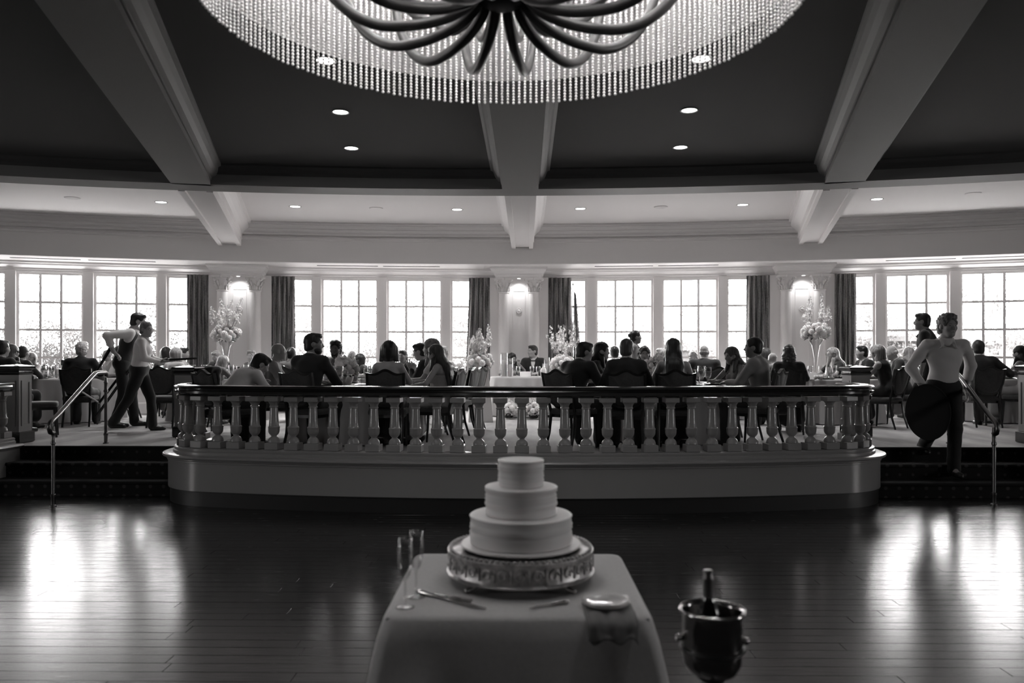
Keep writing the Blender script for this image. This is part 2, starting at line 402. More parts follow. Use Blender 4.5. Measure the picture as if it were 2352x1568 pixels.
struct(MB().sweep(FPB, [(-.1, 0), (.145, 0), (.145, .15), (.16, .155), (.16, .168), (-.1, .168)]).build('baseboard_platform', M_plinth, auto=.6))
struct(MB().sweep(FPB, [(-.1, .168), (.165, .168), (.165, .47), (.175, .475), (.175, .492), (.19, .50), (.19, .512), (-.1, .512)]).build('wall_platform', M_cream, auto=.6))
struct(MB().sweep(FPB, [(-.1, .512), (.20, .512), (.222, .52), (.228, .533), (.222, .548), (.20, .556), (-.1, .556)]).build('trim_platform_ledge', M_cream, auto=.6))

def carpet_mat(name, v, v2, kind):
    m = bpy.data.materials.new(name); m.use_nodes = True; MATS[name] = m; nt = m.node_tree; b = nt.nodes['Principled BSDF']
    b.inputs['Roughness'].default_value = .85; b.inputs['Specular IOR Level'].default_value = .25
    tc = nt.nodes.new('ShaderNodeTexCoord'); mp = nt.nodes.new('ShaderNodeMapping'); nt.links.new(tc.outputs['Object'], mp.inputs['Vector'])
    rp = nt.nodes.new('ShaderNodeValToRGB'); rp.color_ramp.elements[0].color = g3(v); rp.color_ramp.elements[1].color = g3(v2)
    if kind == 'weave':
        wv = nt.nodes.new('ShaderNodeTexNoise'); wv.inputs['Scale'].default_value = 3.2; wv.inputs['Detail'].default_value = 4
        mp.inputs['Rotation'].default_value = (0, 0, .5); mp.inputs['Scale'].default_value = (1, .22, 1); rp.color_ramp.elements[0].position = .35; rp.color_ramp.elements[1].position = .65
        nt.links.new(mp.outputs['Vector'], wv.inputs['Vector']); nt.links.new(wv.outputs['Fac'], rp.inputs['Fac'])
    else:
        vo = nt.nodes.new('ShaderNodeTexVoronoi'); vo.inputs['Scale'].default_value = 9; vo.inputs['Randomness'].default_value = 0
        mp.inputs['Rotation'].default_value = (0, 0, PI/4)
        nt.links.new(mp.outputs['Vector'], vo.inputs['Vector']); nt.links.new(vo.outputs['Distance'], rp.inputs['Fac'])
        rp.color_ramp.elements[0].position = .16; rp.color_ramp.elements[1].position = .26
        rp.color_ramp.elements[0].color = g3(v2); rp.color_ramp.elements[1].color = g3(v)
    nz = nt.nodes.new('ShaderNodeTexNoise'); nz.inputs['Scale'].default_value = 350; nt.links.new(tc.outputs['Object'], nz.inputs['Vector'])
    bp = nt.nodes.new('ShaderNodeBump'); bp.inputs['Strength'].default_value = .5; bp.inputs['Distance'].default_value = .006
    nt.links.new(nz.outputs['Fac'], bp.inputs['Height']); nt.links.new(bp.outputs['Normal'], b.inputs['Normal'])
    nt.links.new(rp.outputs['Color'], b.inputs['Base Color'])
    return m
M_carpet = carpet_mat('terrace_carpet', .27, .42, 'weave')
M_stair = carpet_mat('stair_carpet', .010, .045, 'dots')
# platform floor: behind the balustrade and the stair heads, out to the window wall
YS = 10.0
inner = [(p.x-nn.x*.06, p.y-nn.y*.06) for p, nn in FPB if p.y < YS]
far = [pol(-T+2*T*i/60, RW+.2) for i in range(61)]
poly = [(-16.6, YS)]+[(inner[0][0], YS)]+inner+[(inner[-1][0], YS), (16.6, YS)]+[(p.x, p.y) for p in far[::-1]]
struct(MB().slab(poly, FL-.1, FL).build('floor_platform', M_carpet))
STEP = []
for s_, x0, x1 in ((-1, -6.35, -3.75), (1, 3.85, 6.45)):
    root = thing('stairs', None, None); root['kind'] = 'structure'; root['label'] = 'carpeted steps up to the dining terrace'
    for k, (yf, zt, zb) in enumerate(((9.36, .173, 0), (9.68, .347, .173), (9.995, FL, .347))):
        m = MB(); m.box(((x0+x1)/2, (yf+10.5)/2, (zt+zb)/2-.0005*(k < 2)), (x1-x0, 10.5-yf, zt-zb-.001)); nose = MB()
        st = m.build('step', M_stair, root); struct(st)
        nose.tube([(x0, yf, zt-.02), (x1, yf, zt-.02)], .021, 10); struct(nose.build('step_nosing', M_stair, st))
# the neighbouring platform segments at both edges of the picture
M_wood = mat('dark_floor_wood', .02, .2, spec=.34, noise=.35, nscale=3, stretch=(1.2, 22, 1), coat=.3)
def wood_floor():
    m = M_wood; nt = m.node_tree; b = nt.nodes['Principled BSDF']
    tc = [n for n in nt.nodes if n.bl_idname == 'ShaderNodeTexCoord'][0]
    mp = nt.nodes.new('ShaderNodeMapping'); mp.inputs['Scale'].default_value = (.8, 9, 1); nz = nt.nodes.new('ShaderNodeTexNoise'); nz.inputs['Scale'].default_value = 5; nz.inputs['Detail'].default_value = 6
    nt.links.new(tc.outputs['Object'], mp.inputs['Vector']); nt.links.new(mp.outputs['Vector'], nz.inputs['Vector'])
    mr = nt.nodes.new('ShaderNodeMapRange'); mr.inputs[1].default_value = .3; mr.inputs[2].default_value = .75; mr.inputs[3].default_value = .17; mr.inputs[4].default_value = .29
    nt.links.new(nz.outputs['Fac'], mr.inputs['Value']); nt.links.new(mr.outputs['Result'], b.inputs['Roughness'])
    b.inputs['Coat Weight'].default_value = .0
    bp = nt.nodes.new('ShaderNodeBump'); bp.inputs['Strength'].default_value = .02; bp.inputs['Distance'].default_value = .01
    nt.links.new(nz.outputs['Fac'], bp.inputs['Height']); nt.links.new(bp.outputs['Normal'], b.inputs['Normal'])
wood_floor()
fl = MB().box((0, 1.7, -.056), (34, 20, .1)).build('floor', M_wood); struct(fl)
rng = random.Random(3); y = 3.3; row = 0; PL = {}
while y < 9.42:
    hw = min(7.0, .70*y+.7); x = -hw-rng.random()*1.2; wd = .118
    while x < hw:
        L = (1.9, 2.5, 3.1)[rng.randrange(3)]
        if L not in PL: PL[L] = MB().box((0, 0, 0), (L-.003, wd-.0025, .012), bev=.0012)
        if isinstance(PL[L], MB): o = PL[L].build('plank', M_wood, fl); PL[L] = o
        else: o = PL[L].copy(); COL.objects.link(o)
        o.location = (x+L/2, y+wd/2, -.006+rng.uniform(-.0006, .0006)); o.rotation_euler = (rng.uniform(-.0022, .0022), 0, 0); o['kind'] = 'structure'
        x += L
    y += wd; row += 1

# ---------------------------------------------------------------- balustrades
def lathe_baluster():
    m = MB(); m.box((0, 0, .0375), (.150, .150, .075), bev=.004); m.box((0, 0, .550), (.150, .150, .05), bev=.004)
    m.lathe([(.061, .075), (.064, .080), (.062, .10), (.052, .122), (.036, .136), (.029, .142), (.029, .149), (.036, .153), (.036, .158), (.046, .165), (.056, .182), (.0605, .205), (.0605, .233),
             (.063, .238), (.063, .247), (.056, .254), (.053, .262), (.0485, .33), (.043, .44), (.042, .456), (.048, .462), (.048, .472), (.042, .478), (.045, .495), (.054, .512), (.069, .526)], 16)
    return m
BAL = [None]
RAIL = [(-.098, 1.238), (-.098, 1.262), (-.075, 1.268), (-.07, 1.288), (-.095, 1.296), (-.105, 1.308), (-.09, 1.322), (-.05, 1.330), (.05, 1.330), (.09, 1.322), (.105, 1.308), (.095, 1.296),
        (.07, 1.288), (.075, 1.268), (.098, 1.262), (.098, 1.238), (.06, 1.215), (-.06, 1.215)]
CURB = [(-.115, .556), (.115, .556), (.115, .585), (.10, .592), (.105, .606), (.105, .62), (.085, .63), (-.085, .63), (-.115, .61)]
def along(path, s):
    acc = 0
    for (p, n1), (q, n2) in zip(path, path[1:]):
        L = (q-p).length
        if acc+L >= s: t = (s-acc)/L; return p.lerp(q, t), n1.lerp(n2, t).normalized()
        acc += L
    return path[-1]
def balustrade(path, label, count, inset=.09):
    root = thing('balustrade', label, 'balustrade', (0, 0, 0))
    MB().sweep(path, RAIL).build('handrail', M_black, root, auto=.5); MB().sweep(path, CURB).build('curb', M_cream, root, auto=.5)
    L = sum((b[0]-a[0]).length for a, b in zip(path, path[1:]))
    for i in range(count):
        p, nn = along(path, inset+(L-2*inset)*i/(count-1))
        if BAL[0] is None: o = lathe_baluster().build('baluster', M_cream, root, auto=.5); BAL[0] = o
        else: o = BAL[0].copy(); COL.objects.link(o); o.parent = root
        o.location = (p.x, p.y, .632); o.rotation_euler = (0, 0, math.atan2(nn.x, -nn.y))
    return root
balustrade(FP, 'long bowed balustrade with black rail and cream turned balusters before the diners', 43)
def seg_path(sx):
    e = [(Vector((sx*x, y, 0)), Vector((sx*nx, ny, 0))) for x, y, nx, ny in
         ((6.42, 9.95, -1, 0), (6.42, 9.55, -1, 0), (6.45, 9.40, -.97, -.24), (6.52, 9.26, -.86, -.5), (6.64, 9.13, -.7, -.71), (6.79, 9.03, -.5, -.86), (6.95, 8.97, -.2, -.98), (7.4, 8.88, -.15, -.99), (8.2, 8.75, -.12, -.99), (9.0, 8.66, -.1, -1))]
    e = [(p, n.normalized()) for p, n in e]
    return e[::-1] if sx < 0 else e
for sx in (-1, 1):
    P = seg_path(sx); nm = 'left' if sx < 0 else 'right'
    if sx > 0: P = [(p+Vector((.25, 0, 0)), n) for p, n in P]
    struct(MB().sweep(P, [(-.1, 0), (.145, 0), (.145, .168), (-.1, .168)]).build('baseboard_platform', M_plinth))
    struct(MB().sweep(P, [(-.1, .168), (.165, .168), (.165, .49), (.19, .512), (-.1, .512)]).build('wall_platform', M_cream))
    struct(MB().sweep(P, [(-.1, .512), (.20, .512), (.228, .533), (.20, .556), (-.1, .556)]).build('trim_platform_ledge', M_cream))
    pl = [(p.x-n.x*.06, p.y-n.y*.06) for p, n in P]; xs = [p[0] for p in pl]
    struct(MB().slab(pl+[(sx*9.0, 10.0), (pl[0 if sx > 0 else -1][0], 10.0)], FL-.1, FL-.002).build('floor_platform', M_carpet))
    balustrade(P, f'short cream balustrade cut off by the {nm} edge beyond the steps', 15)

# newel pedestals at the stair heads
def newel(px, d, rot, label, zt=1.515):
    p = W(px, d); r = thing('newel_post', label, 'post', (p.x, p.y, FL), rot)
    h = zt-FL; w = .27
    MB().box((0, 0, .075), (w+.05, w+.05, .15), bev=.012).build('base', M_black, r)
    MB().box((0, 0, (h-.13+.15)/2), (w, w, h-.13-.15)).build('shaft', M_cream, r)
    for k in range(4):
        a = k*PI/2; M = Matrix.Rotation(a, 3, 'Z'); m = MB(); zc = (h+.02)/2; ph = h-.45; pw = w-.09; t = .022
        for cx_, cz_, sx_, sz_ in ((0, zc+ph/2, pw, t), (0, zc-ph/2, pw, t), (-pw/2+t/2, zc, t, ph-t), (pw/2-t/2, zc, t, ph-t)):
            m.box(M @ Vector((cx_, -w/2-.004, cz_)), (sx_, .012, sz_), M)
        m.build('panel_moulding', M_cream, r)
    m = MB(); q = w/2*math.sqrt(2); z0 = h-.13
    m.lathe([(q*1.0, z0), (q*1.10, z0+.02), (q*1.10, z0+.04), (q*1.04, z0+.05), (q*1.04, z0+.06), (q*1.22, z0+.085), (q*1.26, z0+.10), (q*1.20, z0+.115), (q*.5, h), (1e-5, h+.008)], 4, M=Matrix.Rotation(PI/4, 3, 'Z'))
    m.build('cap', M_black, r)
    return r
newel(433, 11.3, -.06, 'cream newel pedestal with black cap behind left end of long balustrade')
newel(1966, 11.3, .06, 'cream newel pedestal with black cap behind right end of long balustrade')
newel(35, 10.45, 0, 'cream newel pedestal with black cap at outer side of left steps', 1.54)
newel(2378, 10.35, 0, 'cream newel pedestal with black cap at outer side of right steps', 1.54)

# brass handrails on the steps
def handrail(lo, hi, label, foot_z=0.0):
    a = W(lo[0], lo[1]); b = W(hi[0], hi[1]); r = thing('stair_handrail', label, 'handrail', (a.x, a.y, 0))
    o = Vector((a.x, a.y, 0)); b = b-o; za, zb = lo[2], hi[2]; u = Vector((b.x, b.y, 0)).normalized()
    def post(p, z0, z1, nm):
        m = MB(); m.lathe([(.036, z0), (.036, z0+.012), (.022, z0+.02), (.022, z0+.10), (.028, z0+.11), (.028, z0+.13), (.019, z0+.14), (.019, z1-.2), (.027, z1-.19), (.027, z1-.17), (.02, z1-.16), (.02, z1-.08), (.026, z1-.07), (.02, z1-.05), (.017, z1)], 12, c=p)
        m.build('post', M_brass, r, auto=.6)
    post((0, 0, 0), foot_z, za-.02, 'a'); post((b.x, b.y, 0), FL, zb-.02, 'b')
    A = Vector((0, 0, za)); B = Vector((b.x, b.y, zb)); Bk = B-u*.36; m = MB()
    pts = [A-u*.02+Vector((0, 0, -.09)), A-u*.07+Vector((0, 0, -.08)), A-u*.10+Vector((0, 0, -.03)), A-u*.08+Vector((0, 0, .02)), A-u*.03+Vector((0, 0, .045))]
    pts += [Bk.lerp(A, 1-k/8)+Vector((0, 0, .045)) for k in range(1, 8)]+[Bk+Vector((0, 0, .04)), Bk+u*.1+Vector((0, 0, .045)), B-u*.02+Vector((0, 0, .045)), B+u*.02+Vector((0, 0, .03)), B+Vector((0, 0, -.01))+u*.025]
    m.tube(pts, .026, 10); m.build('rail', M_brass, r, smooth=True)
handrail((122, 8.75, .90), (243, 10.35, 1.40), 'brass handrail with curled end on the left steps')
handrail((2283, 8.85, .88), (2180, 10.35, 1.38), 'brass handrail sloping down beside man on the right steps')

# ---------------------------------------------------------------- columns, curtains
def pier(px, d_w, label):
    th = th_at(px, RW); w2 = d_w/2
    c = pol(th, RW-.14); root = thing('column', None, None, (c.x, c.y, FL), -th); root['kind'] = 'structure'; root['label'] = label
    H = 3.30-FL
    struct(MB().box((0, .09, H/2), (2*w2, .18, H)).build('pilaster_panel', M_wall, root))
    for sx in (-1, 1):
        struct(MB().box((sx*.125, -.004, H*.47), (.014, .012, H*.86)).build('panel_groove', M_trim, root))
    struct(MB().box((0, -.004, H*.90), (.236, .012, .014)).build('panel_groove', M_trim, root))
    m = MB(); e = [(w2+.0, H-.03), (w2+.02, H-.03), (w2+.02, H), (w2+.06, H+.02), (w2+.065, H+.055), (w2+.15, H+.10), (w2+.17, H+.13), (w2+.20, H+.135), (w2+.20, H+.178)]
    # entablature block over the pair of columns, returned at both sides
    prof = [(.0, H-.03), (.03, H-.03), (.04, H+.0), (.08, H+.02), (.085, H+.055), (.15, H+.10), (.17, H+.13), (.20, H+.135), (.20, H+.178), (.02, H+.178)]
    vs = []
    for o, z in prof: e_ = .455+o*.62; vs += [(-e_, .15, z), (-e_, -.24-o, z), (e_, -.24-o, z), (e_, .15, z)]
    fs = []
    k = len(prof)
    for j in range(k):
        for i in range(3): fs.append((j*4+i, j*4+i+1, ((j+1) % k)*4+i+1, ((j+1) % k)*4+i))
    struct(MB().add(vs, fs).build('entablature', M_trim, root))
    struct(MB().box((0, -.02, .12), (2*w2+.05, .26, .24), bev=.01).build('plinth', M_trim, root))
    for sx in (-1, 1):
        x = sx*w2*.515; y = -.10; m = MB()
        m.lathe([(.15, .24), (.15, .28), (.13, .30), (.135, .33), (.118, .35), (.116, .8), (.114, 1.5), (.104, H-.335), (.116, H-.33), (.116, H-.312), (.10, H-.308)], 24, c=(x, y, 0))
        sh = m.build('column_shaft', M_trim, root, auto=.7); struct(sh)
        m = MB(); m.lathe([(.10, H-.31), (.106, H-.22), (.13, H-.13), (.165, H-.072), (.17, H-.068)], 20, c=(x, y, 0)); m.box((x, y, H-.045), (.36, .36, .04), bev=.006)
        cp = m.build('capital', M_trim, root, auto=.6); struct(cp)
        m = MB()
        for ring, (zz, rr, nn, off, sc) in enumerate(((H-.245, .106, 8, 0, .8), (H-.17, .122, 8, .39, .9))):
            for i in range(nn):
                a = off+2*PI*i/nn; dr = Vector((math.cos(a), math.sin(a), 0)); b0 = Vector((x, y, zz))+dr*rr
                m.tube([b0+Vector((0, 0, -.06)), b0+dr*.01, b0+dr*.035+Vector((0, 0, .045*sc)), b0+dr*.062*sc+Vector((0, 0, .035)), b0+dr*.055+Vector((0, 0, .012))], [.028, .032, .028, .018, .008], 6, flat=.5)
        struct(m.build('acanthus_leaf', M_trim, cp, smooth=True))
        m = MB()
        for i in range(4):
            a = PI/4+i*PI/2; dr = Vector((math.cos(a), math.sin(a), 0)); b0 = Vector((x, y, H-.095))+dr*.178
            sp = [b0+dr*(.042*math.cos(t)*(1-t/14))+Vector((0, 0, .042*math.sin(t)*(1-t/14))) for t in [k*.7 for k in range(12)]]
            m.tube(sp, [.016]*12, 6)
        for i in range(4):
            a = i*PI/2; m.sphere(Vector((x+.168*math.cos(a), y+.168*math.sin(a), H-.05)), .032, 8, 6)
        struct(m.build('volute', M_trim, cp, smooth=True))
    return root, th
PIERS = [pier(553, 1.24, 'left pair of white columns between the curtains'), pier(1192, 1.22, 'middle pair of white columns behind the couple'), pier(1840, 1.24, 'right pair of white columns between the curtains')]

M_curt = mat('striped_damask', .16, .75, sheen=.3)
def curtain_mat():
    m = M_curt; nt = m.node_tree; b = nt.nodes['Principled BSDF']
    tc = nt.nodes.new('ShaderNodeTexCoord'); mp = nt.nodes.new('ShaderNodeMapping'); mp.inputs['Scale'].default_value = (1, 1, .06)
    nz = nt.nodes.new('ShaderNodeTexNoise'); nz.inputs['Scale'].default_value = 26; nz.inputs['Detail'].default_value = 2
    nz2 = nt.nodes.new('ShaderNodeTexNoise'); nz2.inputs['Scale'].default_value = 60
    mp2 = nt.nodes.new('ShaderNodeMapping'); mp2.inputs['Scale'].default_value = (1, 1, .5)
    mul = nt.nodes.new('ShaderNodeMath'); mul.operation = 'ADD'; ml = nt.nodes.new('ShaderNodeMath'); ml.operation = 'MULTIPLY'; ml.inputs[1].default_value = .35
    nt.links.new(tc.outputs['Object'], mp.inputs['Vector']); nt.links.new(mp.outputs['Vector'], nz.inputs['Vector'])
    nt.links.new(tc.outputs['Object'], mp2.inputs['Vector']); nt.links.new(mp2.outputs['Vector'], nz2.inputs['Vector'])
    nt.links.new(nz2.outputs['Fac'], ml.inputs[0]); nt.links.new(nz.outputs['Fac'], mul.inputs[0]); nt.links.new(ml.outputs[0], mul.inputs[1])
    rp = nt.nodes.new('ShaderNodeValToRGB'); rp.color_ramp.elements[0].position = .55; rp.color_ramp.elements[1].position = .80
    rp.color_ramp.elements[0].color = g3(.05); rp.color_ramp.elements[1].color = g3(.36)
    nt.links.new(mul.outputs[0], rp.inputs['Fac']); nt.links.new(rp.outputs['Color'], b.inputs['Base Color'])
curtain_mat()
def curtain(p0, p1, lab, flare=0.0):
    a, b = th_at(p0, RW-.12), th_at(p1, RW-.12); A = pol(a, RW-.12); B = pol(b, RW-.12); t = (B-A); L = t.length; t.normalize(); n = Vector((-t.y, t.x, 0))
    rg = random.Random(p0); nf = 5; NU = 72; NV = 18; ph = [rg.uniform(-.5, .5) for _ in range(8)]; V = []; Q = []
    for j in range(NV+1):
        v = j/NV; z = 3.30-(3.30-FL-.01)*v
        for i in range(NU+1):
            u = i/NU; q = u*nf*2*PI+.5*math.sin(u*9+ph[0])+.25*math.sin(3*v+ph[1]); am = .062*(.75+.35*v)*(1+.3*math.sin(u*5+ph[2]))
            x = u*L + .012*math.sin(2*q) + (u-.5)*.03*v + flare*max(0, v-.15)*.12*(u if flare > 0 else 1-u)
            p = A+t*x+n*(am*math.sin(q)); V.append((p.x-A.x, p.y-A.y, z-FL))
    for j in range(NV):
        for i in range(NU): k = j*(NU+1)+i; Q.append((k, k+1, k+NU+2, k+NU+1))
    o = np_mesh('curtain', V, Q, M_curt); o.location = (A.x, A.y, FL)
    sm = o.modifiers.new('thick', 'SOLIDIFY'); sm.thickness = .006
    tag(o, lab, 'curtain', 'long striped curtains beside the windows')
curtain(430, 480, 'long striped dark curtain left of the left columns', 0)
curtain(624, 676, 'long striped dark curtain right of the left columns', 0)
curtain(1077, 1126, 'long striped dark curtain left of the middle columns', -1)
curtain(1260, 1311, 'long striped dark curtain right of the middle columns', .6)
curtain(1714, 1767, 'long striped dark curtain left of the right columns', 0)
curtain(1912, 1965, 'long striped dark curtain right of the right columns', 0)

# ---------------------------------------------------------------- lights in the ceilings
M_can = mat('downlight_lens', .9, .5, emit=9.0)
M_ringlt = mat('downlight_trim', .5, .4)
DL = [None]
def downlight(px, py, z, label, grp, rad=.085):
    p = Wz(px, py, z)
    if DL[0] is None:
        r = thing('recessed_light', label, 'ceiling light', (p.x, p.y, z), 0, grp)
        MB().lathe([(.085, -.004), (.102, -.008), (.105, 0), (.085, 0)], 24).build('trim_ring', M_ringlt, r, smooth=True)
        MB().lathe([(1e-5, -.002), (.086, -.002), (.086, -.0005), (1e-5, -.0005)], 24).build('lens', M_can, r)
        DL[0] = r
    else:
        r = dup(DL[0], (p.x, p.y, z), 0, label, grp)
    r.scale = (rad/.085,)*3
    return r
rows = [(370, 464, 'glowing recessed light in pale ceiling nearest the left beam, outer side'), (678, 474, 'glowing recessed light in pale ceiling just right of the left beam'),
        (1050, 481, 'glowing recessed light in pale ceiling left of the middle beam'), (1333, 479, 'glowing recessed light in pale ceiling right of the middle beam'),
        (1706, 470, 'glowing recessed light in pale ceiling just left of the right beam'), (2014, 457, 'glowing recessed light in pale ceiling outside the right beam')]
for px, py, lb in rows:
    r_ = downlight(px, py, Z_MID, lb, 'recessed lights in the pale side ceiling')
    L = bpy.data.lights.new('terrace_lamp', 'SPOT'); L.energy = 140 if px in (370, 2014) else 260; L.spot_size = 2.0; L.spot_blend = .7; L.shadow_soft_size = .08; o = bpy.data.objects.new('terrace_lamp', L); COL.objects.link(o); o.location = r_.location-Vector((0, 0, .02))
rows = [(782, 257, 'recessed light in dark ceiling left, second from the chandelier'), (807, 340, 'recessed light in dark ceiling left, farthest from the chandelier'),
        (748, 139, 'recessed light in dark ceiling left, seen through the beads'), (1583, 253, 'recessed light in dark ceiling right, second from the chandelier'),
        (1563, 338, 'recessed light in dark ceiling right, farthest from the chandelier'), (1611, 135, 'recessed light in dark ceiling right, seen through the beads')]
def hall_lamp(p):
    L = bpy.data.lights.new('hall_lamp', 'SPOT'); L.energy = 13; L.spot_size = 2.1; L.spot_blend = .6; L.shadow_soft_size = .07; o = bpy.data.objects.new('hall_lamp', L); COL.objects.link(o); o.location = Vector(p)-Vector((0, 0, .02))
for px, py, lb in rows: hall_lamp(downlight(px, py, Z_UP, lb, 'recessed lights in the dark upper ceiling', .072).location)
for i, (x, y) in enumerate([(sx*(1.30-.03*k), 4.9-1.3*k) for k in range(5) for sx in (-1, 1)]):  # extra out-of-frame rows, added to fill the cake and platform fronts
    r_ = dup(DL[0], (x, y, Z_UP), 0, f'added recessed fill light over the dance floor, {("left", "right")[i % 2]} row, {("nearest the window wall", "second from the window wall", "third from the window wall", "fourth from the window wall", "nearest the back wall")[i//2]}', 'recessed lights in the dark upper ceiling'); r_.scale = (.85,)*3; hall_lamp((x, y, Z_UP))
for k, (px, py, lb) in enumerate(((166, 454, 'flat unlit ceiling disc near the left wall end'), (864, 478, 'flat unlit ceiling disc left of the middle beam'),
                                 (1518, 475, 'flat unlit ceiling disc right of the middle beam'), (2235, 444, 'flat unlit ceiling disc near the right wall end'))):
    p = Wz(px, py, Z_MID); o = MB().lathe([(1e-5, -.012), (.10, -.012), (.115, -.008), (.12, 0)], 24).build('ceiling_speaker', M_mid if k % 2 else M_soff); o.location = (p.x, p.y, Z_MID)
    tag(o, lb, 'speaker', 'flat ceiling discs')
M_dark = mat('shadow_gap', .02, .8)
for px0, px1, r_, nm in ((23, 185, 28.35, 'first'), (203, 357, 28.35, 'second'), (728, 868, 28.4, 'third'), (880, 1010, 28.4, 'fourth'), (1366, 1500, 28.4, 'fifth'), (1512, 1650, 28.4, 'sixth'), (2035, 2195, 28.35, 'seventh'), (2210, 2352, 28.35, 'eighth')):
    a, b = th_at(px0, r_), th_at(px1, r_); o = MB().arc([(r_-.03, Z_SOF-.006), (r_+.03, Z_SOF-.006), (r_+.03, Z_SOF), (r_-.03, Z_SOF)], a, b, 6).build('air_slot', M_dark)
    tag(o, f'narrow dark air slot in window soffit, {nm} from the left', 'vent', 'air slots in the window soffit')
for (root, th), nm in zip(PIERS, ('left', 'middle', 'right')):
    p = pol(th, RW-.335, 3.262); r = dup(DL[0], (p.x, p.y, 3.262), 0, f'small recessed light over the {nm} column pair', 'recessed lights above the columns'); r.scale = (.42,)*3
    L = bpy.data.lights.new('column_spot', 'SPOT'); L.energy = 13; L.spot_size = 2.3; L.spot_blend = 1.0; L.shadow_soft_size = .03
    o = bpy.data.objects.new('column_spot', L); COL.objects.link(o); o.location = (p.x, p.y, 3.245); q = pol(th, RW-.16, 2.4)-o.location; o.rotation_euler = q.to_track_quat('-Z', 'Y').to_euler()
    c = pol(th, RW-.145, CZ+(HZ-714)/F*16.7); o = MB().lathe([(.06, 0), (.06, .012), (.045, .016), (.042, .012), (.03, .012), (.026, .018), (1e-5, .02)], 20, M=Matrix.Rotation(PI/2, 3, 'X')).build('wall_disc', M_trim, smooth=True)
    o.location = c; o.rotation_euler = (0, 0, -th); tag(o, f'small round white disc on panel between {nm} columns', 'speaker', 'round discs between the columns')

# ---------------------------------------------------------------- chandelier
M_iron = mat('bronze_tube', .10, .38, metal=.35, spec=.6)
M_hub = mat('black_metal', .006, .5)
M_bead = mat('frosted_bead', .82, .22, spec=.6)
M_shade = translucent('pleated_voile', .50, .45)
M_bulb = mat('lamp_bulb', .9, .5, emit=260.0)
CH = thing('chandelier', 'huge round chandelier with bead curtain, pale drum and bronze arms', 'chandelier', (-.002, 3.45, 3.14))
RB_ = 1.275
NS, NB, DZ = 236, 44, .0172
m = MB()
for i in range(NB): m.sphere((0, 0, .009+i*DZ), .0088, 6, 5)
proto = m.build('bead_string', M_bead, CH, smooth=True)
for i in range(NS):
    a = 2*PI*i/NS
    o = proto if i == 0 else proto.copy()
    if i: COL.objects.link(o)
    o.location = (RB_*math.cos(a), RB_*math.sin(a), rng.uniform(-.004, .004)); o.rotation_euler = (0, 0, a)
m = MB(); m.lathe([(RB_+.035, .15), (RB_+.042, .15), (RB_+.042, .78), (RB_+.035, .78)], 96); sh = m.build('drum_shade', M_shade, CH, auto=.6)
m = MB()
for i in range(118):
    a = 2*PI*(i+.5)/118; m.tube([((RB_+.032)*math.cos(a), (RB_+.032)*math.sin(a), .155), ((RB_+.032)*math.cos(a), (RB_+.032)*math.sin(a), .775)], .004, 4)
o = m.build('pleat', M_shade, sh); o['kind'] = 'stuff'
MB().lathe([(RB_-.03, .765), (RB_+.05, .765), (RB_+.05, .80), (RB_-.03, .80)], 96).build('top_ring', M_iron, CH, auto=.6)
MB().lathe([(1e-5, .02), (.07, .02), (.115, .05), (.125, .09), (.125, .16), (.09, .22), (.06, .30), (.035, .36), (.03, .80), (.09, .83), (.10, .86), (1e-5, .86)], 28).build('hub', M_hub, CH, auto=.6)
m = MB()
for k in range(4):
    a = k*PI/2; m.tube([(.02*math.cos(a), .02*math.sin(a), .78), (RB_*math.cos(a), RB_*math.sin(a), .78)], .012, 6)
m.build('spoke_frame', M_iron, CH)
def arm_mesh(r0, r1, z0, zl, z1, rad):
    pts = []
    for k in range(27):
        t = k/26; ang = PI*t*.98
        r = r0+(r1-r0)*(1-math.cos(ang))/2; dz = (z0 if t < .5 else z1)-zl
        pts.append((r, 0, zl+dz*(1-math.sin(ang))**1.0))
    pts += [(r1, 0, z1+.05)]
    return MB().tube(pts, rad, 8)
ARM = {}
for tier, (r0, r1, z0, zl, z1, rad, off) in enumerate(((.10, .86, .10, -.075, .44, .0245, .225), (.05, .60, .20, .015, .50, .019, .225))):
    for i in range(14):
        a = PI/2+off*0+math.radians(3)+2*PI*(i+.5)/14
        if tier not in ARM: ARM[tier] = arm_mesh(r0, r1, z0, zl, z1, rad).build('arm', M_iron, CH, smooth=True); arm = ARM[tier]
        else: arm = ARM[tier].copy(); COL.objects.link(arm)
        arm.location = (0, 0, 0); arm.rotation_euler = (0, 0, a)
        if tier not in (0, 1): continue
        key = ('cup', tier)
        if key not in ARM:
            ARM[key] = MB().lathe([(.012, z1+.05), (.035, z1+.065), (.04, z1+.075), (.014, z1+.08), (.014, z1+.16), (1e-5, z1+.165)], 10, c=(r1, 0, 0)).build('candle_cup', M_iron, arm, smooth=True)
            ARM[key, 'b'] = MB().sphere((r1, 0, z1+.195), .022, 8, 6, sc=(1, 1, 1.5)).build('bulb', M_bulb, arm, smooth=True)
        else:
            for q in (ARM[key], ARM[key, 'b']): c = q.copy(); COL.objects.link(c); c.parent = arm

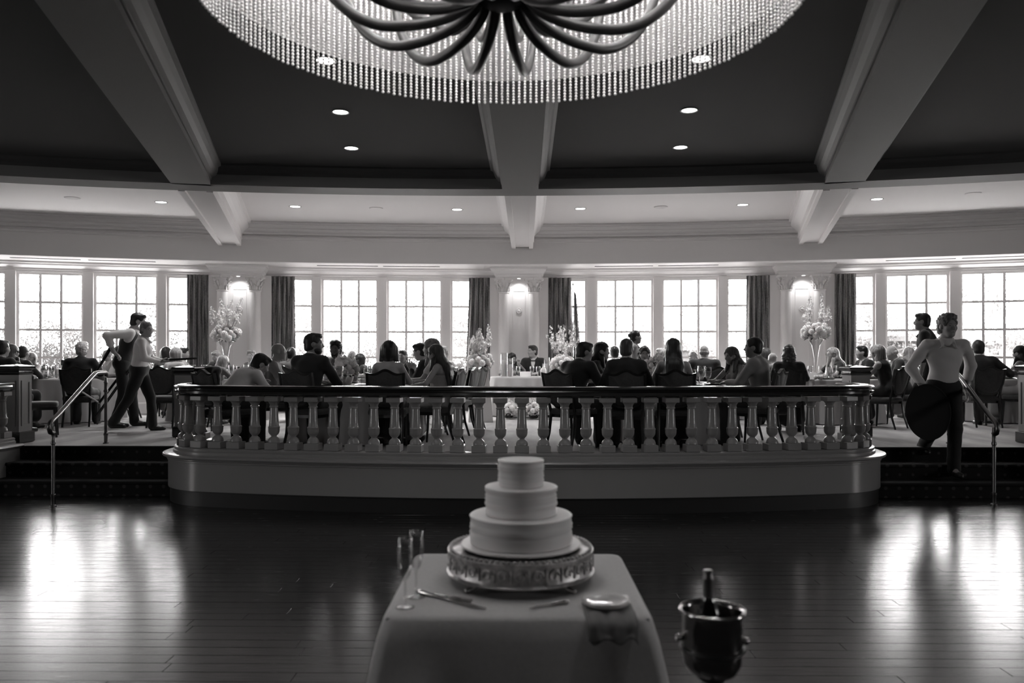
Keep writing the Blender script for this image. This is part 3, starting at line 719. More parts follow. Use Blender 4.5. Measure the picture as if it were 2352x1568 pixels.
# ---------------------------------------------------------------- cake table in front
M_cloth = mat('white_linen', .54, .85, noise=.05, nscale=60, bump=.08)
M_icing = mat('buttercream', .82, .55, sss=.15)
M_board = mat('white_board', .85, .4)
M_silver = mat('tarnished_silver', .42, .38, metal=.85, noise=.35, nscale=28, bump=.7)
M_china = mat('white_china', .75, .15, coat=.4)
M_napkin = mat('grey_napkin', .17, .9)
M_cut = mat('cutlery_silver', .5, .2, metal=1)
M_tabw = mat('table_plywood', .2, .6)
def rr(hx, hy, r, n=10):
    out = []
    for k, (cx_, cy_) in enumerate(((1, 1), (-1, 1), (-1, -1), (1, -1))):
        for i in range(n+1):
            a = k*PI/2+PI/2*i/n; out.append((cx_*(hx-r)+r*math.cos(a), cy_*(hy-r)+r*math.sin(a)))
    # straight sides subdivided
    res = []
    for i in range(len(out)):
        p, q = out[i], out[(i+1) % len(out)]; d = math.hypot(q[0]-p[0], q[1]-p[1]); k = max(1, int(d/.04))
        for j in range(k): res.append((p[0]+(q[0]-p[0])*j/k, p[1]+(q[1]-p[1])*j/k))
    return res
TC = W(1189, 3.165); TZ = .75
t = thing('cake_table', 'small square table under the white cloth that carries the cake', 'table', (TC.x, TC.y, 0), .006)
MB().box((0, 0, TZ-.02), (.90, .88, .03)).build('table_top', M_tabw, t)
for sx in (-1, 1):
    for sy in (-1, 1): MB().lathe([(.02, 0), (.022, TZ-.035)], 10, c=(sx*.40, sy*.38, 0)).build('leg', M_black, t)
def square_cloth():
    hx, hy = .465, .452; ring = rr(hx, hy, .05); n = len(ring); V = []; Q = []
    lv = [(-.40, 0), (-.2, 0), (-.04, 0), (-.012, -.002), (0, -.012)]+[(.012+.155*(k/14)**.9, -.03-.70*k/14) for k in range(1, 15)]
    for o, dz in lv:
        for i, (x, y) in enumerate(ring):
            L = math.hypot(x, y); fx = 1+o/ .46
            if dz > -.02:
                V.append((x*(1+o/.46) if o < -.1 else x+o*x/L, y*(1+o/.46) if o < -.1 else y+o*y/L, TZ+dz+.001)); continue
            v = -dz/.73; corner = max(0, (min(abs(x)/hx, 1)*min(abs(y)/hy, 1)-.72)/.28); s = i/n*2*PI
            wv = (.018*math.sin(s*9+.6)+.014*math.sin(s*17+2)+.03*math.sin(s*4+1))*v
            off = o*(.55+.75*corner)+wv*(1-.6*corner)
            ax_, ay_ = (math.copysign(1, x), 0) if abs(x)/hx > abs(y)/hy else (0, math.copysign(1, y)); bl = min(1, corner*1.6); bl = bl*bl*(3-2*bl)
            nx = ax_+(x/L-ax_)*bl; ny = ay_+(y/L-ay_)*bl
            V.append((x+nx*off, y+ny*off, max(.012, TZ+dz)))
    for j in range(len(lv)-1):
        for i in range(n): Q.append((j*n+i, j*n+(i+1) % n, (j+1)*n+(i+1) % n, (j+1)*n+i))
    Q = [q[::-1] for q in Q]
    o = link_mesh('tablecloth', V, Q+[tuple(range(n))], M_cloth, smooth=True); o.location = (TC.x, TC.y, 0); o.rotation_euler = (0, 0, .006)
    tag(o, 'white square tablecloth hanging to the floor under the cake', 'tablecloth')
square_cloth()
SCn = W(1195.5, 3.2); SZ = TZ+.002
st = thing('cake_stand', 'wide round silver cake stand with embossed sides and beaded rim', 'cake stand', (SCn.x, SCn.y, SZ))
R_ = .288
MB().lathe([(1e-5, .03), (R_-.01, .03), (R_+.005, .034), (R_+.008, .04), (R_+.002, .046), (R_, .05), (R_, .112), (R_+.004, .118), (R_+.004, .126), (R_-.012, .13), (R_-.03, .128), (1e-5, .128)], 72).build('drum', M_silver, st, auto=.7)
m = MB()
for i in range(80): a = 2*PI*i/80; m.sphere(((R_-.008)*math.cos(a), (R_-.008)*math.sin(a), .130), .0085, 6, 4)
o = m.build('beaded_rim', M_silver, st, smooth=True); o['kind'] = 'stuff'
m = MB()
for i in range(28):
    a = 2*PI*i/28; d = Vector((math.cos(a), math.sin(a), 0)); tt = Vector((-math.sin(a), math.cos(a), 0)); c0 = d*R_+Vector((0, 0, .082))
    m.tube([c0+tt*(.024*math.cos(q)*(1-q/11))+Vector((0, 0, .024*math.sin(q)*(1-q/11))) for q in [k*.8 for k in range(10)]], .0045, 5)
    m.tube([c0+tt*.032+Vector((0, 0, -.024)), c0+tt*.032+Vector((0, 0, .024))], .004, 5)
o = m.build('embossed_scrolls', M_silver, st, smooth=True); o['kind'] = 'stuff'
for k in range(4):
    a = PI/4+k*PI/2; d = Vector((math.cos(a), math.sin(a), 0)); m = MB()
    m.tube([d*.20+Vector((0, 0, .032)), d*.235+Vector((0, 0, .022)), d*.262+Vector((0, 0, .010)), d*.285+Vector((0, 0, .006)), d*.292+Vector((0, 0, .012))], [.02, .016, .012, .010, .007], 8); m.build('foot', M_silver, st, smooth=True)
ck = thing('wedding_cake', 'three-tier white wedding cake with ridged icing on a silver stand', 'cake', (SCn.x+.002, SCn.y, SZ+.139))
MB().lathe([(1e-5, 0), (.238, 0), (.24, .004), (.238, .008), (1e-5, .008)], 64).build('cake_board', M_board, ck, auto=.6)
rg = random.Random(5)
def tier(r, z0, z1):
    N = 15; prof = [(1e-5, z0), (r-.006, z0), (r, z0+.004)]
    for k in range(1, N): prof.append((r+rg.uniform(-.0035, .003), z0+.004+(z1-z0-.012)*k/N))
    prof += [(r+.001, z1-.006), (r+.0025, z1-.002), (r-.002, z1+.0015), (r-.012, z1+.0002), (r*.6, z1+.001), (1e-5, z1)]
    m = MB().lathe(prof, 72)
    vs = []
    for (x, y, z) in m.v:
        a = math.atan2(y, x); q = 1+.0035*math.sin(3*a+z*90)+.003*math.sin(7*a-z*130); vs.append((x*q, y*q, z))
    m.v = vs
    return m.build('tier', M_icing, ck, smooth=True)
tier(.203, .008, .120); tier(.1435, .120, .232); tier(.0905, .232, .338)
# champagne flutes
def flute(px, d, label):
    p = W(px, d); r = thing('champagne_flute', label, 'champagne glass', (p.x, p.y, TZ+.002))
    MB().lathe([(1e-5, 0), (.033, 0), (.034, .002), (.012, .005), (.0048, .012), (.0042, .085), (.006, .095)], 20).build('stem', M_clear, r, smooth=True)
    MB().lathe([(.005, .094), (.016, .11), (.0255, .145), (.028, .18), (.0265, .215), (.0235, .245), (.0225, .245), (.0255, .215), (.0268, .18), (.0245, .146), (.015, .112), (1e-5, .099)], 24).build('bowl', M_clear, r, smooth=True)
flute(931, 2.83, 'champagne flute with slim bowl, nearer of the two on the cake table'); flute(956, 2.95, 'champagne flute with slim bowl, farther of the two on the cake table')
p = Wz(985, 1372, TZ+.006); q = Wz(1110, 1402, TZ+.006)
def utensil(a, b, label, nm, wide):
    d = b-a; L = d.length; r = thing(nm, label, nm.split('_')[-1], (a.x, a.y, TZ+.008), math.atan2(d.y, d.x))
    MB().tube([(0, 0, 0), (.02, 0, .001), (L*.40, 0, .001), (L*.44, 0, 0)], [.006, .009, .007, .004], 8).build('handle', M_cut, r, smooth=True)
    pl = [(L*.43, -.006), (L*.52, -wide*.7), (L*.8, -wide), (L, -wide*.1), (L*.98, wide*.3), (L*.52, wide*.6), (L*.43, .006)]
    MB().slab(pl, -.0015, .0015).build('blade', M_cut, r)
utensil(Wz(958, 1362, TZ), Wz(1118, 1403, TZ), 'long silver cake knife lying beside the flutes', 'cake_knife', .014)
utensil(Wz(985, 1370, TZ), Wz(1086, 1384, TZ), 'silver cake server with broad blade, behind the cake knife', 'cake_server', .028)
utensil(Wz(1305, 1386, TZ), Wz(1216, 1402, TZ), 'short dark fork-like server lying under front of the cake stand', 'cake_fork', .008)
# plates and the napkin hanging over the table edge
pc = Wz(1393, 1398, TZ)
for k in range(2):
    r = MB().lathe([(1e-5, .003), (.05, .003), (.056, .006), (.084, .014), (.085, .016), (.083, .017), (.055, .009), (.05, .006), (1e-5, .006)], 40).build('dessert_plate', M_china, smooth=True)
    r.location = (pc.x+rg.uniform(-.003, .003), pc.y+.02, TZ+.006+k*.009)
    tag(r, ['lower of the two stacked dessert plates near table edge', 'upper white dessert plate of the two near table edge'][k], 'plate', 'dessert plates stacked on the cake table')
def napkin():
    V = []; Q = []; NU, NV = 16, 20; y_edge = TC.y-.478
    for j in range(NV+1):
        v = j/NV
        for i in range(NU+1):
            u = i/NU-.5; s = v*.19
            if s < .13: y, z = pc.y+.05-s*1.0, TZ+.004
            else:
                q = (s-.13)/.06; y, z = min(pc.y-.08, y_edge)-.018-.02*q, TZ+.004-(s-.13)*1.0
                if q > 0 and q < .15: y, z = y+.012*(1-q/.15), TZ+.004-.01*q
            w_ = .175*(1-.12*max(0, v-.6)); zz = z-(.012*math.sin(u*14) if v > .9 else 0)+(.004*math.sin(u*18)*(v > .5))
            V.append((pc.x+u*w_+.004, y-.008*abs(math.sin(u*9))*(v > .5), zz))
    for j in range(NV):
        for i in range(NU): k = j*(NU+1)+i; Q.append((k, k+1, k+NU+2, k+NU+1))
    o = np_mesh('napkin', V, Q, M_napkin); sm = o.modifiers.new('t', 'SOLIDIFY'); sm.thickness = .004
    tag(o, 'grey folded napkin under the plates, hanging over the table edge', 'napkin')
napkin()
# wine cooler
M_pole = mat('black_iron', .01, .45)
bp = W(1636, 2.5); bz = .845
r = thing('wine_cooler_stand', 'floor stand with slim dark pole carrying the ice bucket', 'stand', (bp.x, bp.y, 0))
MB().lathe([(.13, 0), (.13, .012), (.04, .03), (.014, .05), (.0125, bz-.24), (.03, bz-.225), (.05, bz-.205), (1e-5, bz-.203)], 24).build('pole', M_pole, r, auto=.6)
m = MB(); m.tube([(.099*math.cos(a), .099*math.sin(a), bz-.115) for a in [k*PI/16 for k in range(33)]], .004, 6); m.build('hoop', M_pole, r, smooth=True)
r = thing('ice_bucket', 'polished steel ice bucket with thick rim and round knobs', 'bucket', (bp.x, bp.y, bz-.2))
MB().lathe([(1e-5, 0), (.05, 0), (.075, .012), (.09, .04), (.0935, .08), (.0935, .19), (.101, .196), (.105, .203), (.100, .209), (.093, .205), (.089, .19), (.088, .06), (.07, .02), (1e-5, .014)], 48).build('shell', M_steel, r, smooth=True)
for sx in (-1, 1): MB().sphere((sx*.104, 0, .115 if sx < 0 else .105), .013, 10, 8).tube([(sx*.09, 0, .11), (sx*.104, 0, .11)], .006, 8).build('knob', M_steel, r, smooth=True)
M_bott = mat('dark_green_bottle', .006, .08, spec=.7); M_foil = mat('bottle_foil', .12, .35, metal=.6)
r = thing('champagne_bottle', 'dark champagne bottle with foiled neck standing in the ice bucket', 'bottle', (bp.x-.008, bp.y+.005, bz-.178)); r.rotation_euler = (.02, -.02, 0)
MB().lathe([(1e-5, 0), (.042, 0), (.044, .01), (.044, .14), (.036, .175), (.022, .205), (.0155, .225), (.0145, .26)], 24).build('glass', M_bott, r, smooth=True)
MB().lathe([(.016, .218), (.0155, .27), (.0165, .272), (.0165, .285), (.0145, .288), (.0155, .30), (.0145, .305), (1e-5, .307)], 20).build('foil', M_foil, r, smooth=True)

# ---------------------------------------------------------------- chairs
M_cwood = mat('dark_chair_wood', .016, .25, coat=.3)
M_cfab = mat('charcoal_chair_fabric', .035, .9, sheen=.2, noise=.2, nscale=40)
def crown(x):
    """height of the shaped top rail at x in -1..1"""
    a = abs(x)
    return .925+.055*(math.cos(min(1, a/.62)*PI)*.5+.5)+(.012 if a > .8 else 0)*((a-.8)/.2)
def make_chair():
    r = thing('banquet_chair', 'x', 'chair', (0, 0, 0))
    # local +Y is the front; the back is at -Y
    m = MB(); m.slab([(p[0], p[1]) for p in rr(.225, .215, .06, 5)], .43, .475)
    vs = []
    m2 = MB(); ring = rr(.23, .22, .07, 6); n = len(ring); L = [(1.0, .425), (1.02, .45), (1.0, .478), (.93, .492), (.5, .5)]
    for s_, z in L: m2.add([(x*s_, y*s_, z) for x, y in ring], [])
    for j in range(len(L)-1): m2.f += [(j*n+i, j*n+(i+1) % n, (j+1)*n+(i+1) % n, (j+1)*n+i) for i in range(n)]
    m2.f += [tuple(range(n))[::-1], tuple((len(L)-1)*n+i for i in range(n))]
    m2.build('seat', M_cfab, r, auto=.9)
    # padded back and its frame, leaning back
    def bk(x, z): return -.215-(z-.46)*.22
    N = 20; W_ = .235
    low = [(.10, .528), (.155, .56), (.195, .62), (.222, .70), (.233, .80)]
    outer = [(0, .52)]+[(-x, z) for x, z in low]+[(W_*(-1+2*i/N), crown(-1+2*i/N)) for i in range(N+1)]+low[::-1]
    def inset(pts, d):
        cx_, cz_ = 0, .73; return [((x-cx_)*(1-d/.22)+cx_, (z-cz_)*(1-d/.235)+cz_) for x, z in pts]
    pad = inset(outer, .028); k = len(outer)
    m = MB(); vs = []
    for th_ in (-.022, .018): vs += [(x, bk(x, z)+th_, z) for x, z in outer]
    for th_ in (-.022, .018): vs += [(x, bk(x, z)+th_, z) for x, z in pad]
    fs = []
    for i in range(k):
        j = (i+1) % k; fs += [(i, j, 2*k+j, 2*k+i), (k+i, 3*k+i, 3*k+j, k+j), (i, k+i, k+j, j), (2*k+i, 2*k+j, 3*k+j, 3*k+i)]
    m.add(vs, fs).build('back_frame', M_cwood, r, auto=.6)
    m = MB(); vs = []; p2 = inset(outer, .05)
    for th_, pp in ((-.030, p2), (-.016, pad), (.014, pad), (.036, p2)): vs += [(x, bk(x, z)+th_, z) for x, z in pp]
    fs = [tuple(range(k)), tuple(range(4*k-1, 3*k-1, -1))]
    for q in range(3): fs += [(q*k+i, (q+1)*k+i, (q+1)*k+(i+1) % k, q*k+(i+1) % k) for i in range(k)]
    m.add(vs, fs).build('backrest', M_cfab, r, auto=.9)
    for sx in (-1, 1):
        MB().tube([(sx*.185, .185, .43), (sx*.19, .195, .2), (sx*.195, .21, 0)], [.021, .018, .014], 6).build('leg', M_cwood, r, auto=.5)
        MB().tube([(sx*.205, bk(0, .70)-.004, .70), (sx*.192, bk(0, .58)-.004, .58), (sx*.187, -.205, .44), (sx*.19, -.235, .2), (sx*.195, -.30, 0)], [.012, .018, .022, .018, .015], 6).build('leg', M_cwood, r, auto=.5)
    MB().box((0, 0, .405), (.40, .38, .04)).build('seat_frame', M_cwood, r)
    return r
CHAIR0 = make_chair(); chair_used = [False]
def chair(pos, heading, label):
    if not chair_used[0]:
        chair_used[0] = True; CHAIR0.location = pos; CHAIR0.rotation_euler = (0, 0, heading); CHAIR0['label'] = label; CHAIR0['group'] = 'banquet chairs at the tables'; return CHAIR0
    return dup(CHAIR0, pos, heading, label, 'banquet chairs at the tables')

# ---------------------------------------------------------------- round tables
def fold_cloth(r0, h, nf, seed, drop=None, flare=.10, half=None):
    rg_ = random.Random(seed); N = 132; V = []; Q = []; ph = [rg_.uniform(0, 6) for _ in range(4)]
    lv = [(.55, 0), (.9, 0), (.985, -.001), (1.0, -.012)]+[(1.0, -.03-(h-.045)*k/10) for k in range(0, 11)]
    V.append((0, 0, h+.001))
    for j, (s_, dz) in enumerate(lv):
        for i in range(N):
            a = 2*PI*i/N; v = max(0, (-dz-.03)/(h-.045))
            rr_ = r0*s_+flare*v**.8*(.5)+v**.7*(.040*math.sin(nf*a+ph[0])+.022*math.sin((nf*2-3)*a+ph[1])+.015*math.sin(3*a+ph[2]))
            V.append((rr_*math.cos(a), rr_*math.sin(a), h+dz+.001))
    for i in range(N): Q.append((0, 1+i, 1+(i+1) % N))
    for j in range(len(lv)-1):
        for i in range(N): a = 1+j*N; Q.append((a+i, a+N+i, a+N+(i+1) % N, a+(i+1) % N))
    return V, Q
M_tcloth = mat('ivory_table_linen', .38, .8, bump=.05, nscale=50)
TAB = {}
def round_table(key, px, d, r0, label, seed):
    p = W(px, d); z = FL; TAB[key] = (Vector((p.x, p.y, z+.75)), r0)
    t = thing('round_table', label, 'table', (p.x, p.y, z)); MB().lathe([(1e-5, .715), (r0-.01, .715), (r0-.005, .72), (r0-.005, .742), (1e-5, .742)], 40).build('table_top', M_tabw, t)
    MB().lathe([(.30, 0), (.28, .03), (.05, .06), (.045, .7), (.2, .715)], 16).build('pedestal', M_pole, t)
    V, Q = fold_cloth(r0, .748, 15, seed); o = link_mesh('tablecloth', V, Q, M_tcloth, smooth=True); o.location = (p.x, p.y, z)
    tag(o, label.replace('round dining table', 'floor-length pale cloth on the round table').replace('round sweetheart table', 'floor-length pale cloth on the small table'), 'tablecloth')
round_table('A', 818, 10.85, .80, 'round dining table just behind left half of the balustrade', 1)
round_table('B', 1532, 10.85, .80, 'round dining table just behind right half of the balustrade', 2)
round_table('C', 165, 14.2, .80, 'round dining table by the far left windows', 3)
round_table('D', 505, 14.3, .80, 'round dining table before the left columns', 4)
round_table('E', 1600, 14.7, .80, 'round dining table before the window right of middle columns', 5)
round_table('G', 1900, 13.9, .85, 'round dining table before the right columns', 6)
round_table('H', 2300, 14.1, .78, 'round dining table by the far right windows', 7)
round_table('I', 880, 14.6, .80, 'round dining table before the window left of middle columns', 8)
round_table('S', 1205, 15.35, .66, 'round sweetheart table of the couple before the middle columns', 9)

# tableware
M_charger = mat('dark_charger', .05, .3, coat=.3); M_wax = mat('white_wax', .75, .5, sss=.2); M_card = mat('white_card', .72, .7); M_ink = mat('black_board', .01, .6)
M_menu = mat('ivory_napkin', .55, .9)
PRO = {}
def ware(kind, pos, label, grp, rot=0.0, sc=1.0):
    if kind not in PRO:
        if kind == 'water_goblet':
            r = thing(kind, label, 'glass'); MB().lathe([(1e-5, 0), (.034, 0), (.034, .003), (.008, .008), (.006, .05), (.012, .062)], 14).build('stem', M_clear, r, smooth=True)
            MB().lathe([(.01, .062), (.030, .085), (.036, .12), (.033, .17), (.0315, .17), (.0345, .12), (.028, .088), (1e-5, .068)], 16).build('bowl', M_clear, r, smooth=True)
        elif kind == 'tumbler':
            r = thing(kind, label, 'glass'); MB().lathe([(1e-5, 0), (.030, 0), (.036, .12), (.0345, .12), (.029, .008), (1e-5, .008)], 16).build('glass', M_clear, r, smooth=True)
            MB().lathe([(1e-5, .01), (.0285, .01), (.032, .07), (1e-5, .07)], 14).build('water', M_clear, r, smooth=True)
        elif kind == 'dinner_plate':
            r = thing(kind, label, 'plate'); MB().lathe([(1e-5, .002), (.12, .002), (.15, .012), (.152, .014), (.118, .006), (1e-5, .006)], 28).build('charger', M_charger, r, smooth=True)
            MB().lathe([(1e-5, .008), (.08, .008), (.128, .02), (.13, .022), (.08, .012), (1e-5, .012)], 28).build('plate', M_china, r, smooth=True)
        elif kind == 'candle_cylinder':
            r = thing(kind, label, 'candle'); MB().lathe([(1e-5, 0), (.045, 0), (.045, .30), (.0425, .30), (.0425, .006), (1e-5, .006)], 18).build('glass_cylinder', M_clear, r, smooth=True)
            MB().lathe([(1e-5, .007), (.030, .007), (.030, .20), (.026, .205), (1e-5, .203)], 14).build('candle', M_wax, r, smooth=True)
        elif kind == 'place_card':
            r = thing(kind, label, 'card'); MB().add([(-.05, -.03, 0), (.05, -.03, 0), (.05, 0, .075), (-.05, 0, .075), (-.05, .03, 0), (.05, .03, 0)], [(0, 1, 2, 3), (3, 2, 5, 4)]).build('folded_card', M_card, r)
            r.children[0].modifiers.new('t', 'SOLIDIFY').thickness = .001
        elif kind == 'folded_napkin':
            r = thing(kind, label, 'napkin'); m = MB(); m.tube([(-.05, 0, .025), (-.02, 0, .03), (0, 0, .028), (.02, 0, .03), (.05, 0, .025)], [.03, .022, .014, .022, .032], 10); m.build('cloth', M_menu, r, smooth=True)
            MB().tube([(0, 0, .0285), (.006, 0, .0285)], .017, 10).build('napkin_ring', M_cut, r, smooth=True)
        PRO[kind] = r; r.location = pos; r.rotation_euler = (0, 0, rot); r.scale = (sc,)*3; tag(r, label, None, grp); return r
    r = dup(PRO[kind], pos, rot, label, grp); r.scale = (sc,)*3; return r
PLACE = {'A': 'left front table', 'B': 'right front table', 'C': 'far left table', 'D': 'table before the left columns', 'E': 'table right of middle columns', 'G': 'table before the right columns', 'H': 'far right table', 'I': 'table left of middle columns', 'S': "couple's table"}
ORD = ['first', 'second', 'third', 'fourth', 'fifth', 'sixth', 'seventh', 'eighth', 'ninth', 'tenth']
for key, (c, r0) in TAB.items():
    if key == 'S': continue
    rg_ = random.Random(ord(key)); nset = 8 if key in 'ABCGH' else 6
    for i in range(nset):
        a = -PI/2+2*PI*(i+.5)/nset; u = Vector((math.cos(a), math.sin(a), 0)); tt = Vector((-math.sin(a), math.cos(a), 0))
        w = PLACE[key]; side = ('near side' if u.y < -.35 else 'far side' if u.y > .35 else 'middle'); sd = 'left' if u.x < -.2 else 'right' if u.x > .2 else 'centre'
        where = f'{ORD[i]} setting anticlockwise from nearest on {w}'
        ware('dinner_plate', c+u*(r0-.20)+Vector((0, 0, .002)), f'white plate, {where}', f'plates on the {w}')
        ware('water_goblet', c+u*(r0-.37)+tt*.12+Vector((0, 0, .002)), f'stemmed glass, {where}', f'glasses on the {w}', 0, rg_.uniform(1.2, 1.4))
        ware('tumbler', c+u*(r0-.40)+tt*.02+Vector((0, 0, .002)), f'clear tumbler, {where}', f'glasses on the {w}', 0, rg_.uniform(1.1, 1.3))
        if i % 2: ware('folded_napkin', c+u*(r0-.20)+Vector((0, 0, .026)), f'ringed napkin, {where}', f'napkins on the {w}', a)

# ---------------------------------------------------------------- flowers
M_petal = mat('white_petal', .88, .7, sss=.1); M_petal2 = mat('blush_petal', .66, .7); M_leaf = mat('dark_leaf', .035, .6); M_stem = mat('pale_stem', .25, .6); M_floret = mat('pale_floret', .82, .7)
M_pot = mat('white_plinth_paint', .72, .45)
FLW = {}
def bloom_mesh(seed):
    rg_ = random.Random(seed); m = MB()
    m.sphere((0, 0, 0), .80, 12, 8)
    for ring, (n, tilt) in enumerate(((4, .22), (8, .62), (11, 1.05), (12, 1.48), (10, 1.95))):
        for i in range(n):
            a = 2*PI*(i+.5*(ring % 2))/n; up = Vector((math.sin(tilt)*math.cos(a), math.sin(tilt)*math.sin(a), math.cos(tilt))); t = Vector((-math.sin(a), math.cos(a), 0)); w = t.cross(up)
            c = up*.80; sz = .34; q = [c-t*sz*.45+w*sz*.5, c+t*sz*.45+w*sz*.5, c+up*.11+t*sz*.5-w*sz*.25, c+up*.15-w*sz*.62, c+up*.11-t*sz*.5-w*sz*.25]
            m.add(q, [(0, 1, 2, 3, 4)])
    return m
def bloom(parent, p, rad, rot, mt):
    key = ('b', mt.name)
    if key not in FLW: o = bloom_mesh(1).build('blossom', mt, parent, smooth=True); FLW[key] = o
    else: o = FLW[key].copy(); COL.objects.link(o); o.parent = parent
    o.location = p; o.scale = (rad,)*3; o.rotation_euler = rot
def stalk(parent, base, tip, bend, n, size, seed, mt=None):
    rg_ = random.Random(seed); base = Vector(base); tip = Vector(tip); pts = []; m = MB(); ms = MB()
    for k in range(9): t = k/8; pts.append(base.lerp(tip, t)+Vector(bend)*math.sin(t*PI))
    ms.tube(pts, .004, 5); s = ms.build('stalk', M_stem, parent, smooth=True)
    for i in range(n):
        t = .40+.6*i/n; k = min(7, int(t*8)); c = pts[k].lerp(pts[k+1], t*8-k); a = rg_.uniform(0, 2*PI); el = rg_.uniform(-.2, .6); d = Vector((math.cos(a)*math.cos(el), math.sin(a)*math.cos(el), math.sin(el)))
        sz = size*(1.15-.65*(t-.4)/.6)*rg_.uniform(.7, 1.2); c2 = c+d*sz*1.1; u = d.cross(Vector((0, 0, 1))).normalized(); w = d.cross(u)
        for q in range(5):
            b = 2*PI*q/5+a; e = (u*math.cos(b)+w*math.sin(b)); f = (u*math.cos(b+.9)+w*math.sin(b+.9)); m.add([c2, c2+e*sz*.9+d*sz*.25, c2+(e+f)*sz*.62+d*sz*.35, c2+f*sz*.9*.8+d*sz*.2], [(0, 1, 2, 3)])
    o = m.build('florets', mt or M_floret, s); o['kind'] = 'stuff'
def leaf_tuft(parent, base, n, length, seed, spread=1.0):
    rg_ = random.Random(seed); m = MB()
    for i in range(n):
        a = rg_.uniform(0, 2*PI); el = rg_.uniform(-.5, .9); d = Vector((math.cos(a)*math.cos(el)*spread, math.sin(a)*math.cos(el)*spread, math.sin(el))); L = length*.34*rg_.uniform(.6, 1.3)
        b = Vector(base)+d*length*.85; u = d.cross(Vector((0, 0, 1))).normalized()*L*.30; m.add([b, b+d*L*.5+u, b+d*L+Vector((0, 0, -.1*L)), b+d*L*.5-u], [(0, 1, 2), (0, 2, 3)])
    o = m.build('leaves', M_leaf, parent); o['kind'] = 'stuff'
def ball_arrangement(root, c, R, nb, seed, stalks=8, hgt=.65, lean=0.0, bs=.055):
    rg_ = random.Random(seed); c = Vector(c)
    for i in range(nb):
        zf = 1-1.55*(i+.5)/nb; a = i*2.39996; rr_ = math.sqrt(max(0, 1-zf*zf)); d = Vector((rr_*math.cos(a), rr_*math.sin(a), zf*.75))
        bloom(root, c+d*R*rg_.uniform(.85, 1.08), 1.02*bs*rg_.uniform(.75, 1.25), (rg_.uniform(-.6, .6), rg_.uniform(-.6, .6), a), M_petal if rg_.random() < .75 else M_petal2)
    leaf_tuft(root, c+Vector((0, 0, -.02)), 150, R*.95, seed+1)
    for i in range(stalks):
        a = rg_.uniform(0, 2*PI); s = rg_.uniform(.15, 1.05); L = hgt*rg_.uniform(.5, 1.05)
        stalk(root, c+Vector((math.cos(a), math.sin(a), .3))*R*.4, c+Vector((math.cos(a)*s*hgt*.45+lean, math.sin(a)*s*hgt*.3, L+R*.3)), (rg_.uniform(-.07, .07), 0, 0), 24, .031, seed*31+i)
def tall_vase(px, d, top_y, ball_y, label, seed, key):
    zt = FL+.75; p = W(px, d); r = thing('trumpet_vase_arrangement', label, 'flowers', (p.x, p.y, zt+.002)); zb = CZ+(HZ-ball_y)/F*d-zt
    MB().lathe([(1e-5, 0), (.075, 0), (.075, .012), (.02, .03), (.018, .12), (.03, zb*.45), (.07, zb*.75), (.12, zb-.10), (.128, zb-.09), (.124, zb-.09), (.115, zb-.10), (.066, zb*.75), (.026, zb*.45), (.012, .12), (1e-5, .10)], 24).build('trumpet_vase', M_clear, r, smooth=True)
    ball_arrangement(r, (0, 0, zb+.03), .20, 34, seed, 9, CZ+(HZ-top_y)/F*d-zt-zb, .02, .062)
    return r
tall_vase(519, 13.6, 688, 772, 'tall glass trumpet vase of white flowers before the left columns', 11, 'D')
tall_vase(1874, 13.5, 690, 768, 'tall glass trumpet vase of white flowers before the right columns', 23, 'G')
def plinth_flowers(px, d, y_top, y_fl, label, seed, lean=0.0, z0=FL):
    p = W(px, d); r = thing('plinth_arrangement', label, 'flowers', (p.x, p.y, z0)); h = CZ+(HZ-y_top)/F*d-z0
    MB().lathe([(.30, 0), (.30, .02), (.185, h-.02), (.19, h), (1e-5, h)], 4, M=Matrix.Rotation(PI/4+.1, 3, 'Z')).build('plinth', M_pot, r)
    ball_arrangement(r, (0, 0, h+.10), .19, 30, seed, 14, CZ+(HZ-y_fl)/F*d-z0-h, lean, .065); return r
plinth_flowers(1103, 13.9, 843, 768, 'white plinth topped with white flowers, left of the couple', 5)
plinth_flowers(1292, 14.3, 850, 763, 'white plinth topped with flowers, right of the couple, behind diners', 8)
# floor bouquets in front of the couple's table
for k, (px, d, lb) in enumerate(((1168, 14.45, 'round bunch of roses on the carpet under left of couple\'s table'), (1226, 14.4, 'round bunch of roses on the carpet before middle of couple\'s table'), (1266, 14.55, 'small pale bunch on the carpet under right of couple\'s table'))):
    p = W(px, d); r = thing('floor_bouquet', lb, 'flowers', (p.x, p.y, FL), 0, 'bouquets on the carpet')
    MB().lathe([(1e-5, .02), (.07, .02), (.09, .06), (1e-5, .07)], 12).build('moss_base', M_leaf, r); ball_arrangement(r, (0, 0, .17), .15 if k < 2 else .11, 22, 40+k, 3, .22, 0, .052)
c, r0 = TAB['S']
for k, (px, d, lb) in enumerate(((1158, 14.95, 'tall candle cylinder at left end of the couple\'s table'), (1172, 14.9, 'shorter candle cylinder second from left on the couple\'s table'), (1256, 15.0, 'candle cylinder at right end of the couple\'s table'), (1262, 15.0, 'rear candle cylinder at right end of the couple\'s table'))):
    p = W(px, d); ware('candle_cylinder', (p.x, p.y, c.z+.002), lb, 'candle cylinders on the couple\'s table', 0, (1.5, 1.15, 1.2, 1.05)[k])
for k, (px, d) in enumerate(((1202, 14.86), (1211, 14.95))):
    p = W(px, d); ware('place_card', (p.x, p.y, c.z+.003), ('small white card standing before the bride', 'small white card standing between bride and groom')[k], 'cards on the couple\'s table', .1, 1.3)
for k, (px, d) in enumerate(((1222, 14.88), (1190, 14.9), (1236, 14.95))):
    p = W(px, d); ware('water_goblet', (p.x, p.y, c.z+.003), ('stemmed glass before the groom', 'stemmed glass before the bride', 'stemmed glass right of the groom')[k], 'glasses on the couple\'s table', 0, 1.15)
